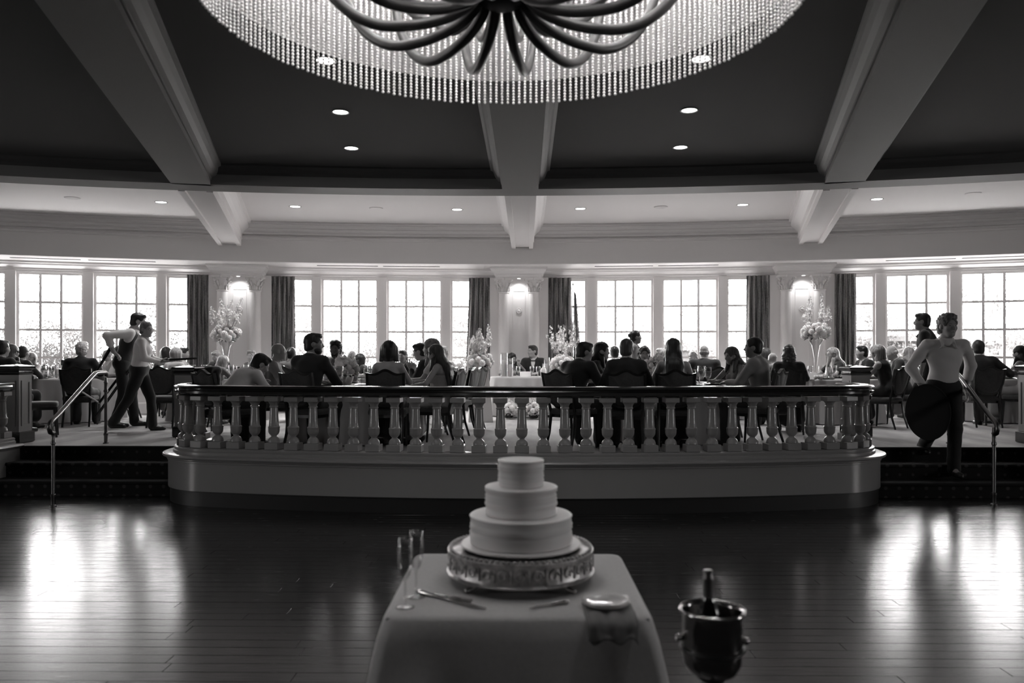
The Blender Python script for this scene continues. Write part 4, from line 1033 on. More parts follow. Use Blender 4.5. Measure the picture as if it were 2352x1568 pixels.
# centrepieces
def low_centre(key, off, label, seed):
    c, r0 = TAB[key]; r = thing('flower_centrepiece', label, 'flowers', c+Vector(off)+Vector((0, 0, .002)))
    MB().lathe([(1e-5, 0), (.06, 0), (.09, .06), (.095, .11), (.088, .11), (.08, .06), (1e-5, .03)], 18).build('bowl', M_china, r, smooth=True); ball_arrangement(r, (0, 0, .20), .15, 22, seed, 4, .20, 0, .055)
low_centre('A', (-.12, -.05, 0), 'low bowl of pale dahlias and leaves on left front table', 61)
low_centre('B', (-.16, .05, 0), 'low bowl of pale flowers on right front table', 67)
for key, (dx, dy, s) in {'A': (.25, .05, .8), 'B': (.1, .15, .8), 'C': (-.15, .1, 1.25), 'H': (-.1, .1, 1.0), 'G': (.3, -.2, .8)}.items():
    c, r0 = TAB[key]; ware('candle_cylinder', c+Vector((dx, dy, .002)), f'glass candle cylinder on {PLACE[key]}', 'candle cylinders on the dining tables', 0, s)
for k, (key, px, d) in enumerate((('C', 165, 14.0), ('C', 129, 14.1))):
    p = W(px, d); ware('candle_cylinder', (p.x, p.y, TAB['C'][0].z+.002), ('candle cylinder right of the black sign on far left table', 'candle cylinder left of the black sign on far left table')[k], 'candle cylinders on the far left table', 0, 1.2 if k == 0 else .8)
p = W(147, 14.0); r = thing('table_sign', 'small black square sign on a stand on far left table', 'sign', (p.x, p.y, TAB['C'][0].z+.002)); MB().box((0, 0, .255), (.10, .012, .13)).build('board', M_ink, r); MB().tube([(0, 0, 0), (0, 0, .2)], .006, 6).lathe([(1e-5, 0), (.04, 0), (.04, .006), (1e-5, .008)], 12).build('stand', M_ink, r)

for k, (px, d, key, kind, lb, s) in enumerate(((779, 10.12, 'A', 'water_goblet', 'tall stemmed glass beside the broad man in suit, near edge of left front table', 1.5), (853, 10.15, 'A', 'water_goblet', 'tall stemmed glass left of the dark-bobbed woman, near edge of left front table', 1.5),
    (1612, 10.3, 'B', 'water_goblet', 'stemmed glass right of the very long-haired woman, nearer of two', 1.5), (1626, 10.45, 'B', 'water_goblet', 'stemmed glass right of the very long-haired woman, farther of two', 1.4), (1484, 10.4, 'B', 'tumbler', 'tall tumbler right of the short-haired man in suit', 1.6),
    (1851, 13.3, 'G', 'place_card', 'grey folded card left of the right trumpet vase', 1.5), (1866, 13.25, 'G', 'place_card', 'grey folded card just right of another, before the right trumpet vase', 1.5), (1905, 13.2, 'G', 'tumbler', 'tall water glass right of the right trumpet vase', 1.7),
    (1880, 13.15, 'G', 'folded_napkin', 'ringed napkin lying before the right trumpet vase', 1.3), (408, 13.9, 'D', 'tumbler', 'tall water glass just right of the waitress and her tray', 1.6), (148, 13.7, 'C', 'water_goblet', 'stemmed glass below the black sign on far left table', 1.3), (118, 13.8, 'C', 'water_goblet', 'stemmed glass left of the black sign on far left table', 1.4), (133, 13.75, 'C', 'tumbler', 'tumbler before the black sign on far left table', 1.3))):
    p = W(px, d); ware(kind, (p.x, p.y, TAB[key][0].z+.002), lb, f'extra tableware on the {PLACE[key]}', .2, s)
p = W(1248, 14.85); r = thing('glass_bottle', 'round-shouldered frosted glass bottle right of the groom on the small table', 'bottle', (p.x, p.y, TAB['S'][0].z+.003)); MB().lathe([(1e-5, 0), (.052, 0), (.056, .01), (.056, .12), (.045, .155), (.018, .18), (.016, .24), (.02, .245), (1e-5, .246)], 20).build('bottle_glass', mat('frosted_glass', .5, .3), r, smooth=True)
MB().box((0, -.0565, .07), (.05, .003, .05)).build('bottle_label', M_card, r)

# ---------------------------------------------------------------- people: blended solids turned into one skin by surface nets
def nets(val, ax):
    s = val < 0; c = s.astype(np.uint8)
    n = (c[:-1, :-1, :-1]+c[1:, :-1, :-1]+c[:-1, 1:, :-1]+c[1:, 1:, :-1]+c[:-1, :-1, 1:]+c[1:, :-1, 1:]+c[:-1, 1:, 1:]+c[1:, 1:, 1:])
    act = np.argwhere((n > 0) & (n < 8))
    if not len(act): return np.zeros((0, 3)), np.zeros((0, 4), int)
    ids = np.full(n.shape, -1, np.int32); ids[act[:, 0], act[:, 1], act[:, 2]] = np.arange(len(act))
    off = np.array([(i, j, k) for i in (0, 1) for j in (0, 1) for k in (0, 1)])
    cv = [val[act[:, 0]+o[0], act[:, 1]+o[1], act[:, 2]+o[2]] for o in off]
    P = np.zeros((len(act), 3)); C = np.zeros(len(act))
    for a in range(8):
        for b in range(a+1, 8):
            if abs(off[a]-off[b]).sum() != 1: continue
            m = (cv[a] < 0) != (cv[b] < 0); va = cv[a][m]; vb = cv[b][m]; t = (va/(va-vb))[:, None]
            P[m] += off[a]+(off[b]-off[a])*t; C[m] += 1
    P = P/C[:, None]+act; P = np.stack([np.interp(P[:, i], np.arange(len(ax[i])), ax[i]) for i in range(3)], 1)
    Q = []
    for ax in range(3):
        sl0 = [slice(None)]*3; sl1 = [slice(None)]*3; sl0[ax] = slice(0, -1); sl1[ax] = slice(1, None)
        d = s[tuple(sl0)] != s[tuple(sl1)]; e = np.argwhere(d); b, c2 = [(1, 2), (2, 0), (0, 1)][ax]
        ok = (e[:, b] > 0) & (e[:, c2] > 0) & (e[:, b] < ids.shape[b]) & (e[:, c2] < ids.shape[c2]); e = e[ok]
        def g(db, dc):
            q = e.copy(); q[:, b] -= db; q[:, c2] -= dc; return ids[q[:, 0], q[:, 1], q[:, 2]]
        q = np.stack([g(1, 1), g(0, 1), g(0, 0), g(1, 0)], 1); inside = s[e[:, 0], e[:, 1], e[:, 2]]
        q[~inside] = q[~inside][:, ::-1]; Q.append(q[(q >= 0).all(1)])
    return P, np.concatenate(Q)
class Field:
    def __init__(s): s.p = []; s.cut = []; s.noise = None
    def cap(s, a, b, ra, rb=None, k=.02): s.p.append(('c', np.array(a, float), np.array(b, float), ra, ra if rb is None else rb, k)); return s
    def ell(s, c, r, R=None, k=.02): s.p.append(('e', np.array(c, float), np.array(r, float), np.eye(3) if R is None else np.array(R), k)); return s
    def sub(s, kind, *a): s.cut.append((kind,)+a); return s
    @staticmethod
    def _d(q, G):
        if q[0] == 'c':
            a, b, ra, rb = q[1:5]; ab = b-a; L2 = max(1e-9, ab @ ab); X = [G[i]-a[i] for i in range(3)]
            t = np.clip((X[0]*ab[0]+X[1]*ab[1]+X[2]*ab[2])/L2, 0, 1)
            return np.sqrt(sum((X[i]-ab[i]*t)**2 for i in range(3)))-(ra+(rb-ra)*t)
        c, r, R = q[1:4]; X = [G[i]-c[i] for i in range(3)]; L = [sum(R[j][i]*X[j] for j in range(3)) for i in range(3)]
        k0 = np.sqrt(sum((L[i]/r[i])**2 for i in range(3))); k1 = np.sqrt(sum((L[i]/r[i]**2)**2 for i in range(3)))
        return k0*(k0-1)/np.maximum(k1, 1e-6)
    @staticmethod
    def _bb(q, e):
        if q[0] == 'c': return np.minimum(q[1]-q[3], q[2]-q[4])-e, np.maximum(q[1]+q[3], q[2]+q[4])+e
        m = np.abs(q[3]) @ q[2]; return q[1]-m-e, q[1]+m+e
    def mesh(s, h, zs=None, zf=2.0):
        bb = [s._bb(q, 2.5*h+.01) for q in s.p]; lo = np.min([b[0] for b in bb], 0); hi = np.max([b[1] for b in bb], 0)
        sh = np.ceil((hi-lo)/h).astype(int)+2; ax = [lo[i]+np.arange(sh[i])*h for i in range(3)]
        if zs is not None and zs > lo[2]+.1: ax[2] = np.concatenate([np.arange(lo[2], zs-h, h*zf), np.arange(zs, hi[2]+2*h, h)]); sh[2] = len(ax[2])
        val = np.full(sh, .12, np.float32)
        def win(q, e):
            b0, b1 = s._bb(q, e); i0 = [max(0, np.searchsorted(ax[i], b0[i])-1) for i in range(3)]; i1 = [min(sh[i], np.searchsorted(ax[i], b1[i])+1) for i in range(3)]
            sl = tuple(slice(i0[i], i1[i]) for i in range(3)); G = [ax[0][sl[0]][:, None, None], ax[1][sl[1]][None, :, None], ax[2][sl[2]][None, None, :]]; return sl, G
        for q in s.p:
            k = q[-1]; sl, G = win(q, k+2.5*h)
            if any(x.stop <= x.start for x in sl): continue
            d = s._d(q, G).astype(np.float32); v = val[sl]
            if k > 0: t = np.clip(.5+.5*(v-d)/k, 0, 1); val[sl] = v+(d-v)*t-k*t*(1-t)
            else: val[sl] = np.minimum(v, d)
        G = [ax[0][:, None, None], ax[1][None, :, None], ax[2][None, None, :]]
        if s.noise: val += s.noise(G).astype(np.float32)
        for q in s.cut:
            if q[0] == 'h':      # keep the side where n.(x-c) < 0
                nn, c = np.array(q[1], float), np.array(q[2], float); d = sum(nn[i]*(G[i]-c[i]) for i in range(3)); val = np.maximum(val, d)
            else:
                sl, G2 = win(q[1:], 3*h+.02); d = s._d(q[1:], G2); val[sl] = np.maximum(val[sl], -d)
        return nets(val, ax)
def sub_e(f, c, r, R=None, k=0): f.cut.append(('s', 'e', np.array(c, float), np.array(r, float), np.eye(3) if R is None else np.array(R), k)); return f
def sub_c(f, a, b, ra, rb=None): f.cut.append(('s', 'c', np.array(a, float), np.array(b, float), ra, ra if rb is None else rb, 0)); return f
def sub_h(f, n, c): f.cut.append(('h', n, c)); return f
def rotx(a): c, s = math.cos(a), math.sin(a); return np.array([[1, 0, 0], [0, c, -s], [0, s, c]])
def roty(a): c, s = math.cos(a), math.sin(a); return np.array([[c, 0, s], [0, 1, 0], [-s, 0, c]])
def rotz(a): c, s = math.cos(a), math.sin(a); return np.array([[c, -s, 0], [s, c, 0], [0, 0, 1]])
def folds(amp, f, seed=0):
    return lambda G: amp*(np.sin(G[0]*f+1.3*np.sin(G[2]*f*.7+seed))*np.sin(G[2]*f*1.1+seed)+.6*np.sin(G[1]*f*1.4+G[2]*f*.6+seed*2))
def strands(amp, f): return lambda G: amp*(np.sin(G[0]*f+2*np.sin(G[2]*9))+np.sin(G[1]*f*.9+1.5*np.sin(G[2]*8)))
def curls(amp, f):
    def q(G):
        x, y, z = G; w = 1.7*np.sin(z*f*.37+1)+1.3*np.sin(y*f*.31+2)+1.2*np.sin(x*f*.43)
        return amp*(np.sin((x+.6*z)*f+w)*np.sin((y-.5*z)*f*.83+1.4*w)+.8*np.sin((z+.4*y-.3*x)*f*.9+w*1.1))
    return q

SKIN = {k: mat(f'skin_{k}', v, .5, spec=.35) for k, v in (('pale', .42), ('fair', .34), ('tan', .22), ('deep', .10))}
def hair_mat(n, v):
    m = mat(n, v, .45, spec=.4, noise=.5, nscale=40, stretch=(1, 1, .08)); return m
HAIR = {n: hair_mat('hair_'+n, v) for n, v in (('black', .010), ('dark', .022), ('brown', .055), ('light', .16), ('blonde', .34), ('grey', .30), ('white', .62))}
CL = {n: mat('fabric_'+n, v, .85, sheen=.15, bump=.55, nscale=9, stretch=(1, 1, .6)) for n, v in (('black', .010), ('charcoal', .022), ('navy', .016), ('dark', .035), ('grey', .15), ('lgrey', .20), ('white', .62), ('ivory', .55), ('satin', .42), ('stripe', .3))}
LIP = mat('lip', .10, .5); M_shoe = mat('black_leather', .012, .35); M_eye = mat('dark_iris', .01, .15); M_frame = mat('spectacle_frame', .03, .3)

def ik(a, t, l1, l2, hint):
    a, t, hint = np.array(a, float), np.array(t, float), np.array(hint, float); d = t-a; L = np.linalg.norm(d); L2 = min(L, (l1+l2)*.995); u = d/max(L, 1e-6)
    x = (l1*l1-l2*l2+L2*L2)/(2*L2); hgt = math.sqrt(max(0, l1*l1-x*x)); hh = hint-u*(hint @ u); hh /= max(1e-6, np.linalg.norm(hh))
    return a+u*x+hh*hgt, a+u*L2
def hand_mesh(w, fwd, palm_n, side, s, curl=.5, spread=.1, fine=True):
    """wrist w, finger direction fwd, palm normal, thumb side (+-1)"""
    fwd = np.array(fwd, float); fwd /= np.linalg.norm(fwd); n = np.array(palm_n, float); n -= fwd*(n @ fwd); n /= np.linalg.norm(n); sd = np.cross(fwd, n)*side
    f = Field(); P = lambda x, y, z: np.array(w)+(sd*x+fwd*y+n*z)*s
    f.cap(P(-.0, -.02, 0), P(0, .02, 0), .024*s, .026*s, .01)
    f.cap(P(.018, .03, 0), P(.026, .085, 0), .017*s, .014*s, .012); f.cap(P(-.018, .03, 0), P(-.024, .08, 0), .017*s, .013*s, .012); f.cap(P(0, .03, 0), P(0, .088, 0), .018*s, .014*s, .012)
    for i, (x, L) in enumerate(((.028, .070), (.009, .080), (-.010, .074), (-.028, .058))):
        p = P(x, .088-.008*(i == 3), 0); an = spread*(1.5-i); c = curl*(.8+.12*i)
        for j, (fr, r0, r1) in enumerate(((.44, .0098, .009), (.31, .009, .0082), (.25, .0082, .0068))):
            ang = c*(j+.6); dv = (sd*math.sin(an)+fwd*math.cos(an))*math.cos(ang)+n*math.sin(ang); q = p+dv*L*fr*s; f.cap(p, q, r0*s, r1*s, .004); p = q
    p = P(.024, .03, .008); q = P(.052, .058, .020); r = P(.060, .088, .024+.02*curl); e = P(.058, .108, .030+.03*curl)
    f.cap(p, q, .013*s, .0115*s, .008).cap(q, r, .011*s, .0095*s, .004).cap(r, e, .0095*s, .0075*s, .004)
    return f.mesh(.0052*s if fine else .0075*s)

def person(label, px, top, d, head, pose='sit', lean=.12, look=None, pitch=0.0, tilt=0.0, sex='m', skin='fair', hair='short', hcol='dark', wear='suit', top_c='charcoal', leg_c='charcoal',
           arms=None, legs=None, base_z=None, beard=False, glasses=False, hv=.0135, twist=0.0, chair_l=None, group=None, collar=True, tie=None, eyes=None, roll=0.0, sgirth=1.0, hlen=.30):
    fem = sex == 'f'; A = math.radians; g = sgirth
    bz = FL if base_z is None else base_z; z_t = CZ+(HZ-top)/F*d-bz
    sit = pose == 'sit'; hip_z = .575 if sit else .93
    # torso frame
    RT = rotz(twist) @ roty(roll) @ rotx(-lean)
    hair_up = {'bald': 0, 'fringe': .0, 'curly': .025, 'shag': .02}.get(hair, .012)
    def layout(s):
        hip = np.array([0, 0, hip_z if sit else hip_z*s]); T = lambda x, y, z: hip+RT @ np.array([x, y, z])*s
        neck = T(0, .0+.01, .50 if not fem else .485)
        hy = A((look if look is not None else head)-head); RH = rotz(hy) @ roty(tilt) @ rotx(-pitch)
        hc = neck+RT @ np.array([0, .018, .060])*s*.9+RH @ np.array([0, .025, .10])*s
        topz = (hc+RH @ np.array([0, -.015, .118+hair_up])*s)[2]
        return hip, T, neck, RH, hc, topz
    s = 1.0
    for _ in range(3):
        hip, T, neck, RH, hc, tz = layout(s)
        s *= (z_t-hip_z)/(tz-hip_z) if sit else z_t/tz
        s = min(1.16, max(.82, s))
    hip, T, neck, RH, hc, tz = layout(s)
    if abs(tz-z_t) > .03: print('size', label, round(s, 2), round(tz-z_t, 3))
    H = lambda x, y, z: hc+RH @ np.array([x, y, z])*s
    sw = (.155 if fem else .182)*g; al, fl = (.27, .235) if fem else (.295, .255)
    tR = RT; eR = RH
    # limbs
    arms = arms or {}
    def arm(side):
        sh = T(side*sw, .0, .455 if not fem else .44); spec = arms.get(side)
        if spec is None:
            t = np.array([side*.13, .40, .80]) if sit else sh+np.array([side*.06, .03, -.53])*s; hint = np.array([side*.9, -.5, -.6]); hd = None; kw = {}
        else:
            t = np.array(spec[0], float); hint = np.array(spec[1] if len(spec) > 1 and spec[1] is not None else (side*.9, -.5, -.6)); hd = spec[2] if len(spec) > 2 else None; kw = spec[3] if len(spec) > 3 else {}
        el, wr = ik(sh, t, al*s, fl*s, hint); return sh, el, wr, hd, kw
    AR = {sd: arm(sd) for sd in (-1, 1)}
    def leg(side):
        hj = hip+np.array([side*.088*s, 0, -.02]); spec = (legs or {}).get(side)
        if spec is not None: an = np.array(spec, float); kn, an = ik(hj, an, .43*s, .42*s, (side*.1, 1, .05))
        elif sit: kn = hj+np.array([side*.05, .42*s, -.035]); an = np.array([kn[0]+side*.01, kn[1]-.02, .085])
        else: an = np.array([side*.10, 0, .085]); kn, an = ik(hj, an, .43*s, .42*s, (side*.1, 1, 0))
        return hj, kn, an
    LG = {sd: leg(sd) for sd in (-1, 1)}
    def torso(f, e, up=True, low=True):
        if low:
            f.ell(T(0, -.01, .02), ((.165 if fem else .158)*s*g+e, .115*s*g+e, .13*s+e), tR, .05)
        f.ell(T(0, 0, .19), ((.118 if fem else .142)*s*g+e, .092*s*g+e, .16*s+e), tR, .08)
        f.ell(T(0, .005, .34), ((.135 if fem else .165)*s*g+e, (.10 if fem else .112)*s*g+e, .16*s+e), tR, .06)
        if fem:
            for q in (-1, 1): f.ell(T(q*.062, .085, .315), (.055*s+e, .05*s+e, .055*s+e), tR, .03)
        if up:
            f.cap(T(-sw*.86, 0, .445), T(sw*.86, 0, .445), (.052 if fem else .062)*s+e, None, .05)
            f.cap(T(0, -.01, .43), T(0, 0, .50), .085*s+e, .055*s+e, .05)
    def arms_f(f, e, e2=None, upto=1.0, only=None):
        e2 = e if e2 is None else e2
        for sd, (sh, el, wr, hd, kw) in AR.items():
            r0, r1, r2 = (.043, .036, .024) if fem else (.053, .044, .029)
            f.cap(sh, el, r0*s*g+e, r1*s+e, .03)
            if upto > 0: f.cap(el, el+(wr-el)*upto, r1*s*.98+e2, (r1+(r2-r1)*upto)*s+e2, .015)
    def legs_f(f, e, flare=0.0):
        for sd, (hj, kn, an) in LG.items():
            f.cap(hj, kn, .083*s*g+e, .058*s+e, .03); f.cap(kn, an, .056*s+e, .038*s+e+flare, .02)
    def head_f(f):
        f.cap(neck-RT @ np.array([0, 0, .03])*s, H(0, -.025, -.06), (.050 if fem else .060)*s, (.048 if fem else .057)*s, .03)
        f.ell(H(0, -.016, .03), (.075*s, .094*s, .087*s), eR, .02); f.ell(H(0, .028, -.03), (.060*s, .060*s, .084*s), eR, .03)
        f.ell(H(0, .052, -.092), ((.028 if fem else .035)*s, .030*s, .024*s), eR, .03)
        f.cap(H(-.03, .076, .022), H(.03, .076, .022), .013*s, None, .015); f.cap(H(0, .084, .012), H(0, .106, -.024), .0065*s, .0095*s, .009)
        f.cap(H(-.012, .092, -.032), H(.012, .092, -.032), .009*s, None, .008); f.cap(H(-.017, .082, -.057), H(.017, .082, -.057), .0055*s, None, .006).cap(H(-.014, .081, -.069), H(.014, .081, -.069), .0065*s, None, .006)
        for q in (-1, 1): f.ell(H(q*.076, -.006, -.006), (.011*s, .022*s, .033*s), eR, .008); f.ell(H(q*.040, .058, -.022), (.022*s, .022*s, .020*s), eR, .03)
        for q in (-1, 1): sub_e(f, H(q*.032, .092, .004), (.017*s, .013*s, .010*s), eR)
    B = Field(); torso(B, 0); arms_f(B, 0); legs_f(B, 0); head_f(B)
    for sd, (hj, kn, an) in LG.items():
        fw = kn-hj; fw[2] = 0; fw = np.array([0, 1, 0]) if sit or legs is None else np.array([0, 1.0, 0]); B.cap(an, an+fw*.12*s+np.array([0, 0, -.045]), .034*s, .026*s, .02)
    V, Q = B.mesh(hv, (neck-RT @ np.array([0, 0, .05])*s)[2], 3.0 if wear in ('suit', 'tux', 'shirt', 'cardigan') else 1.6)
    Vs, Qs = [V], [Q]; n0 = len(V)
    for sd, (sh, el, wr, hd, kw) in AR.items():
        fw = wr-el; pn = np.array([-sd*.3, 0, -1.0]) if hd is None else np.array(hd[1]); fw = fw if hd is None else np.array(hd[0])
        hv_, hq = hand_mesh(wr, fw, pn, sd if hd is None or len(hd) < 3 else hd[2], s*(.92 if fem else 1.0), kw.get('curl', .35), kw.get('spread', .06), bool(kw) or hv < .0115); Vs.append(hv_); Qs.append(hq+n0); n0 += len(hv_)
    root = np_mesh('person', np.concatenate(Vs), np.concatenate(Qs), SKIN[skin]); tag(root, label, 'person', group)
    def part(nm, f, m, h=None):
        V, Q = f.mesh(h or hv)
        if len(Q): return np_mesh(nm, V, Q, m, root)
    # hair
    hf = Field(); hm = HAIR[hcol]
    def cap_hair(grow=1.0, low=-.07, line=.082, noise=None):
        hf.ell(H(0, -.020, .036), (.083*s*grow, .103*s*grow, .094*s*grow), eR, 0)
        hf.ell(H(0, -.045, -.03), (.074*s*grow, .070*s*grow, .07*s), eR, .02)
        sub_e(hf, H(0, .112, -.040), (.085*s, .080*s, (line+.04)*s), eR)
        for q in (-1, 1): sub_e(hf, H(q*.085, .012, -.022), (.028*s, .045*s, .048*s), eR)
        hf.noise = noise
    dn = np.array([0, 0, -1.0])
    if hair == 'short': cap_hair(noise=strands(.0012, 260)); hf.ell(H(0, .045, .095), (.06*s, .045*s, .028*s), eR, .02); sub_h(hf, RH @ np.array([0, .25, -1.0]), H(0, -.06, -.088))
    elif hair == 'crop': cap_hair(1.03); sub_h(hf, RH @ np.array([0, .25, -1.0]), H(0, -.06, -.08))
    elif hair == 'curly': cap_hair(1.10, noise=curls(.006, 150)); hf.ell(H(0, .02, .10), (.08*s, .07*s, .04*s), eR, .02); sub_h(hf, RH @ np.array([0, .25, -1.0]), H(0, -.06, -.085))
    elif hair == 'shag': cap_hair(1.14, noise=curls(.005, 120)); hf.cap(H(-.05, -.06, -.05), H(-.06, -.07, -.15), .06*s, .035*s, .03); hf.cap(H(.05, -.06, -.05), H(.06, -.07, -.15), .06*s, .035*s, .03); hf.cap(H(0, -.09, -.05), H(0, -.09, -.16), .06*s, .04*s, .03)
    elif hair == 'fringe':
        hf.ell(H(0, -.025, -.005), (.081*s, .096*s, .062*s), eR, 0); sub_e(hf, H(0, .10, -.02), (.09*s, .085*s, .12*s), eR); sub_e(hf, H(0, .0, .085), (.10*s, .12*s, .058*s), eR)
        for q in (-1, 1): sub_e(hf, H(q*.085, .012, -.022), (.028*s, .040*s, .042*s), eR)
    elif hair in ('bob', 'lob'):
        cap_hair(1.18, noise=strands(.0012, 230)); L = -.13 if hair == 'bob' else -.17
        for q in (-1, 1): hf.cap(H(q*.058, -.02, .02), H(q*.076, -.012, L+.02), .062*s, .052*s, .03)
        hf.cap(H(0, -.06, .02), H(0, -.065, L+.02), .070*s, .06*s, .03); sub_e(hf, H(0, .115, -.06), (.060*s, .09*s, .13*s), eR); sub_h(hf, RH @ np.array([0, 0, -1.0]), H(0, 0, L))
    elif hair in ('long', 'wavy'):
        cap_hair(1.14, noise=strands(.0014, 200) if hair == 'long' else curls(.005, 70)); L = hlen*s
        hf.cap(H(0, -.055, .0), H(0, -.075, -.09), .078*s, .082*s, .03)
        for q in (-1, 0, 1):
            m1 = T(q*.055, -.118, .44); m2 = T(q*(.05+.10*hlen), -.142, .50-hlen)
            hf.cap(H(q*.045, -.065, -.07), m1, .060*s, .052*s, .03); hf.cap(m1, m2, .050*s, .026*s, .03)
        for q in (-1, 1):
            f0 = H(q*.068, .0, .01); f1 = H(q*.078, .01, -.10); hf.cap(f0, f1, .032*s, .034*s, .02); hf.cap(f1, f1+RT @ np.array([q*.015, .035, 0])*s+dn*(.12 if hair == 'long' else .17)*s, .034*s, .022*s, .02)
        sub_e(hf, H(0, .115, -.055), (.058*s, .085*s, .12*s), eR)
    elif hair in ('updo', 'tail'):
        cap_hair(1.02, noise=strands(.001, 240)); hf.ell(H(0, -.115, .035 if hair == 'updo' else -.02), (.045*s, .038*s, .042*s), eR, .015); sub_h(hf, RH @ np.array([0, .4, -1.0]), H(0, -.06, -.075))
        if hair == 'tail': hf.cap(H(0, -.125, -.02), H(0, -.135, -.12), .028*s, .014*s, .02)
    if hf.p: part('hair', hf, hm, min(hv, .0105))
    if beard:
        f = Field(); f.ell(H(0, .030, -.066), (.0635*s, .0615*s, .058*s), eR, 0); sub_e(f, H(0, .09, -.058), (.024*s, .05*s, .012*s), eR); sub_e(f, H(0, .09, .0), (.07*s, .10*s, .055*s), eR); part('beard', f, hm, .01)
    if eyes or (eyes is None and abs(((look if look is not None else head)+180) % 360-180) > 95):
        for q in (-1, 1): MB().sphere(tuple(H(q*.031, .073, .004)), .0095*s, 8, 6).build('eye', M_eye, root, smooth=True)
        if hair != 'bald':
            for q in (-1, 1): MB().tube([tuple(H(q*.016, .091, .021)), tuple(H(q*.033, .088, .026)), tuple(H(q*.050, .076, .020))], [.004*s, .0045*s, .002*s], 6, flat=.7).build('eyebrow', hm, root, smooth=True)
        MB().tube([tuple(H(-.021, .078, -.063)), tuple(H(0, .0885, -.062)), tuple(H(.021, .078, -.063))], [.003*s, .0058*s, .003*s], 6, flat=.8).build('lips', LIP, root, smooth=True)
    if glasses:
        m = MB()
        for q in (-1, 1):
            c = np.array([q*.032, .098, .002]); m.tube([tuple(H(c[0]+.022*math.cos(a), c[1], c[2]+.018*math.sin(a))) for a in [k*PI/8 for k in range(17)]], .002, 5)
            m.tube([tuple(H(q*.054, .096, .006)), tuple(H(q*.078, .04, .008)), tuple(H(q*.078, -.01, .004))], .0018, 5)
        m.tube([tuple(H(-.010, .1, .004)), tuple(H(.010, .1, .004))], .002, 5); m.build('glasses', M_frame, root)
    # clothes
    tc = CL[top_c]; lc = CL[leg_c]; fo = folds(.0022, 28, px*.01)
    def neck_cut(f, r=.062, drop=.0): sub_c(f, neck+RT @ np.array([0, .015, -drop])*s, H(0, -.02, -.05), (r+.004)*s, (r+.02)*s)
    def vcut(f, dep=.17, w=.058): sub_c(f, T(0, .125, .475), T(0, .150, .475-dep), w*s, .012)
    if wear in ('suit', 'tux'):
        f = Field(); torso(f, .016); arms_f(f, .013, .013, .93)
        if sit:
            for sd in (-1, 1): f.cap(hip+np.array([sd*.1*s, -.02, 0]), LG[sd][0]*.75+LG[sd][1]*.25, .105*s, .09*s, .04)
        else: f.cap(hip+np.array([0, 0, -.02]), hip+np.array([0, 0, -.14]), .15*s, .155*s, .06)
        for q in (-1, 1): f.cap(T(q*.10, 0, .463), T(q*sw*1.02, 0, .452), .058*s, .062*s, .03)
        f.noise = fo; neck_cut(f, .058); vcut(f); part('jacket', f, tc, hv*1.1)
        f = Field(); torso(f, .007, True, False); f.cap(neck-RT @ np.array([0, 0, .01])*s, neck*.45+H(0, -.025, -.06)*.55, .066*s, .062*s, .01); sub_h(f, RT @ np.array([0, .35, 1.0]), neck+RT @ np.array([0, 0, .052])*s)
        for sd, (sh, el, wr, hd, kw) in AR.items(): f.cap(el+(wr-el)*.86, el+(wr-el)*.97, .040*s, .037*s, 0)
        sh_ = part('shirt', f, CL['white'], .009 if tie else .016)
        if tie is not None:
            m = MB()
            if tie == 'bow':
                c = T(0, .098, .475)
                for q in (-1, 1): m.tube([tuple(c), tuple(c+RT @ np.array([q*.05, .0, 0])*s)], [.010, .026], 8, flat=.5)
                m.sphere(tuple(c+RT @ np.array([0, .008, 0])), .012, 8, 6)
            else: m.tube([tuple(T(0, .10, .465)), tuple(T(0, .128, .42)), tuple(T(0, .135, .22))], [.018, .016, .03], 8, flat=.35)
            m.build('bow_tie' if tie == 'bow' else 'tie', CL[tie if tie in CL else 'black'], root, smooth=True)
    elif wear in ('shirt', 'tee', 'polo', 'vest', 'rolled'):
        f = Field(); torso(f, .012); up = {'shirt': .92, 'vest': .5, 'rolled': .32, 'tee': -1, 'polo': -1}[wear]
        if up > 0: arms_f(f, .012, .012, up)
        else:
            for sd, (sh, el, wr, hd, kw) in AR.items(): f.cap(sh, sh+(el-sh)*.72, .060*s*g, .058*s, .03)
        if up in (.5, .32):
            for sd, (sh, el, wr, hd, kw) in AR.items(): f.cap(el+(wr-el)*(up-.05), el+(wr-el)*up, .054*s, .054*s, .01)
        f.noise = folds(.0068, 19, px*.01); neck_cut(f, .058)
        if not sit: sub_h(f, RT @ np.array([0, 0, -1.0]), T(0, 0, .06))
        if wear in ('shirt', 'rolled', 'vest'): vcut(f, .11, .030)
        part('shirt', f, CL['white'] if wear == 'vest' else tc)
        if wear != 'tee':
            f = Field(); f.cap(neck-RT @ np.array([0, -.01, .03])*s, neck*.55+H(0, -.025, -.06)*.45, .082*s, .070*s, 0); sub_c(f, neck-RT @ np.array([0, 0, .05])*s, H(0, -.025, -.03), .060*s, .058*s)
            for q in (-1, 1): f.cap(T(q*.060, .035, .515), T(q*.060, .118, .452), .017*s, .013*s, .012).cap(T(q*.060, .118, .452), T(q*.088, .105, .425), .013*s, .006*s, .01)
            sub_c(f, T(0, .13, .53), T(0, .15, .38), .045*s, .02)
            sub_h(f, RT @ np.array([0, .12, 1.0]), neck+RT @ np.array([0, 0, .040])*s); sub_h(f, RT @ np.array([0, 0, -1.0]), neck-RT @ np.array([0, 0, .10])*s); part('collar', f, CL['white'] if wear == 'vest' else tc, .0095)
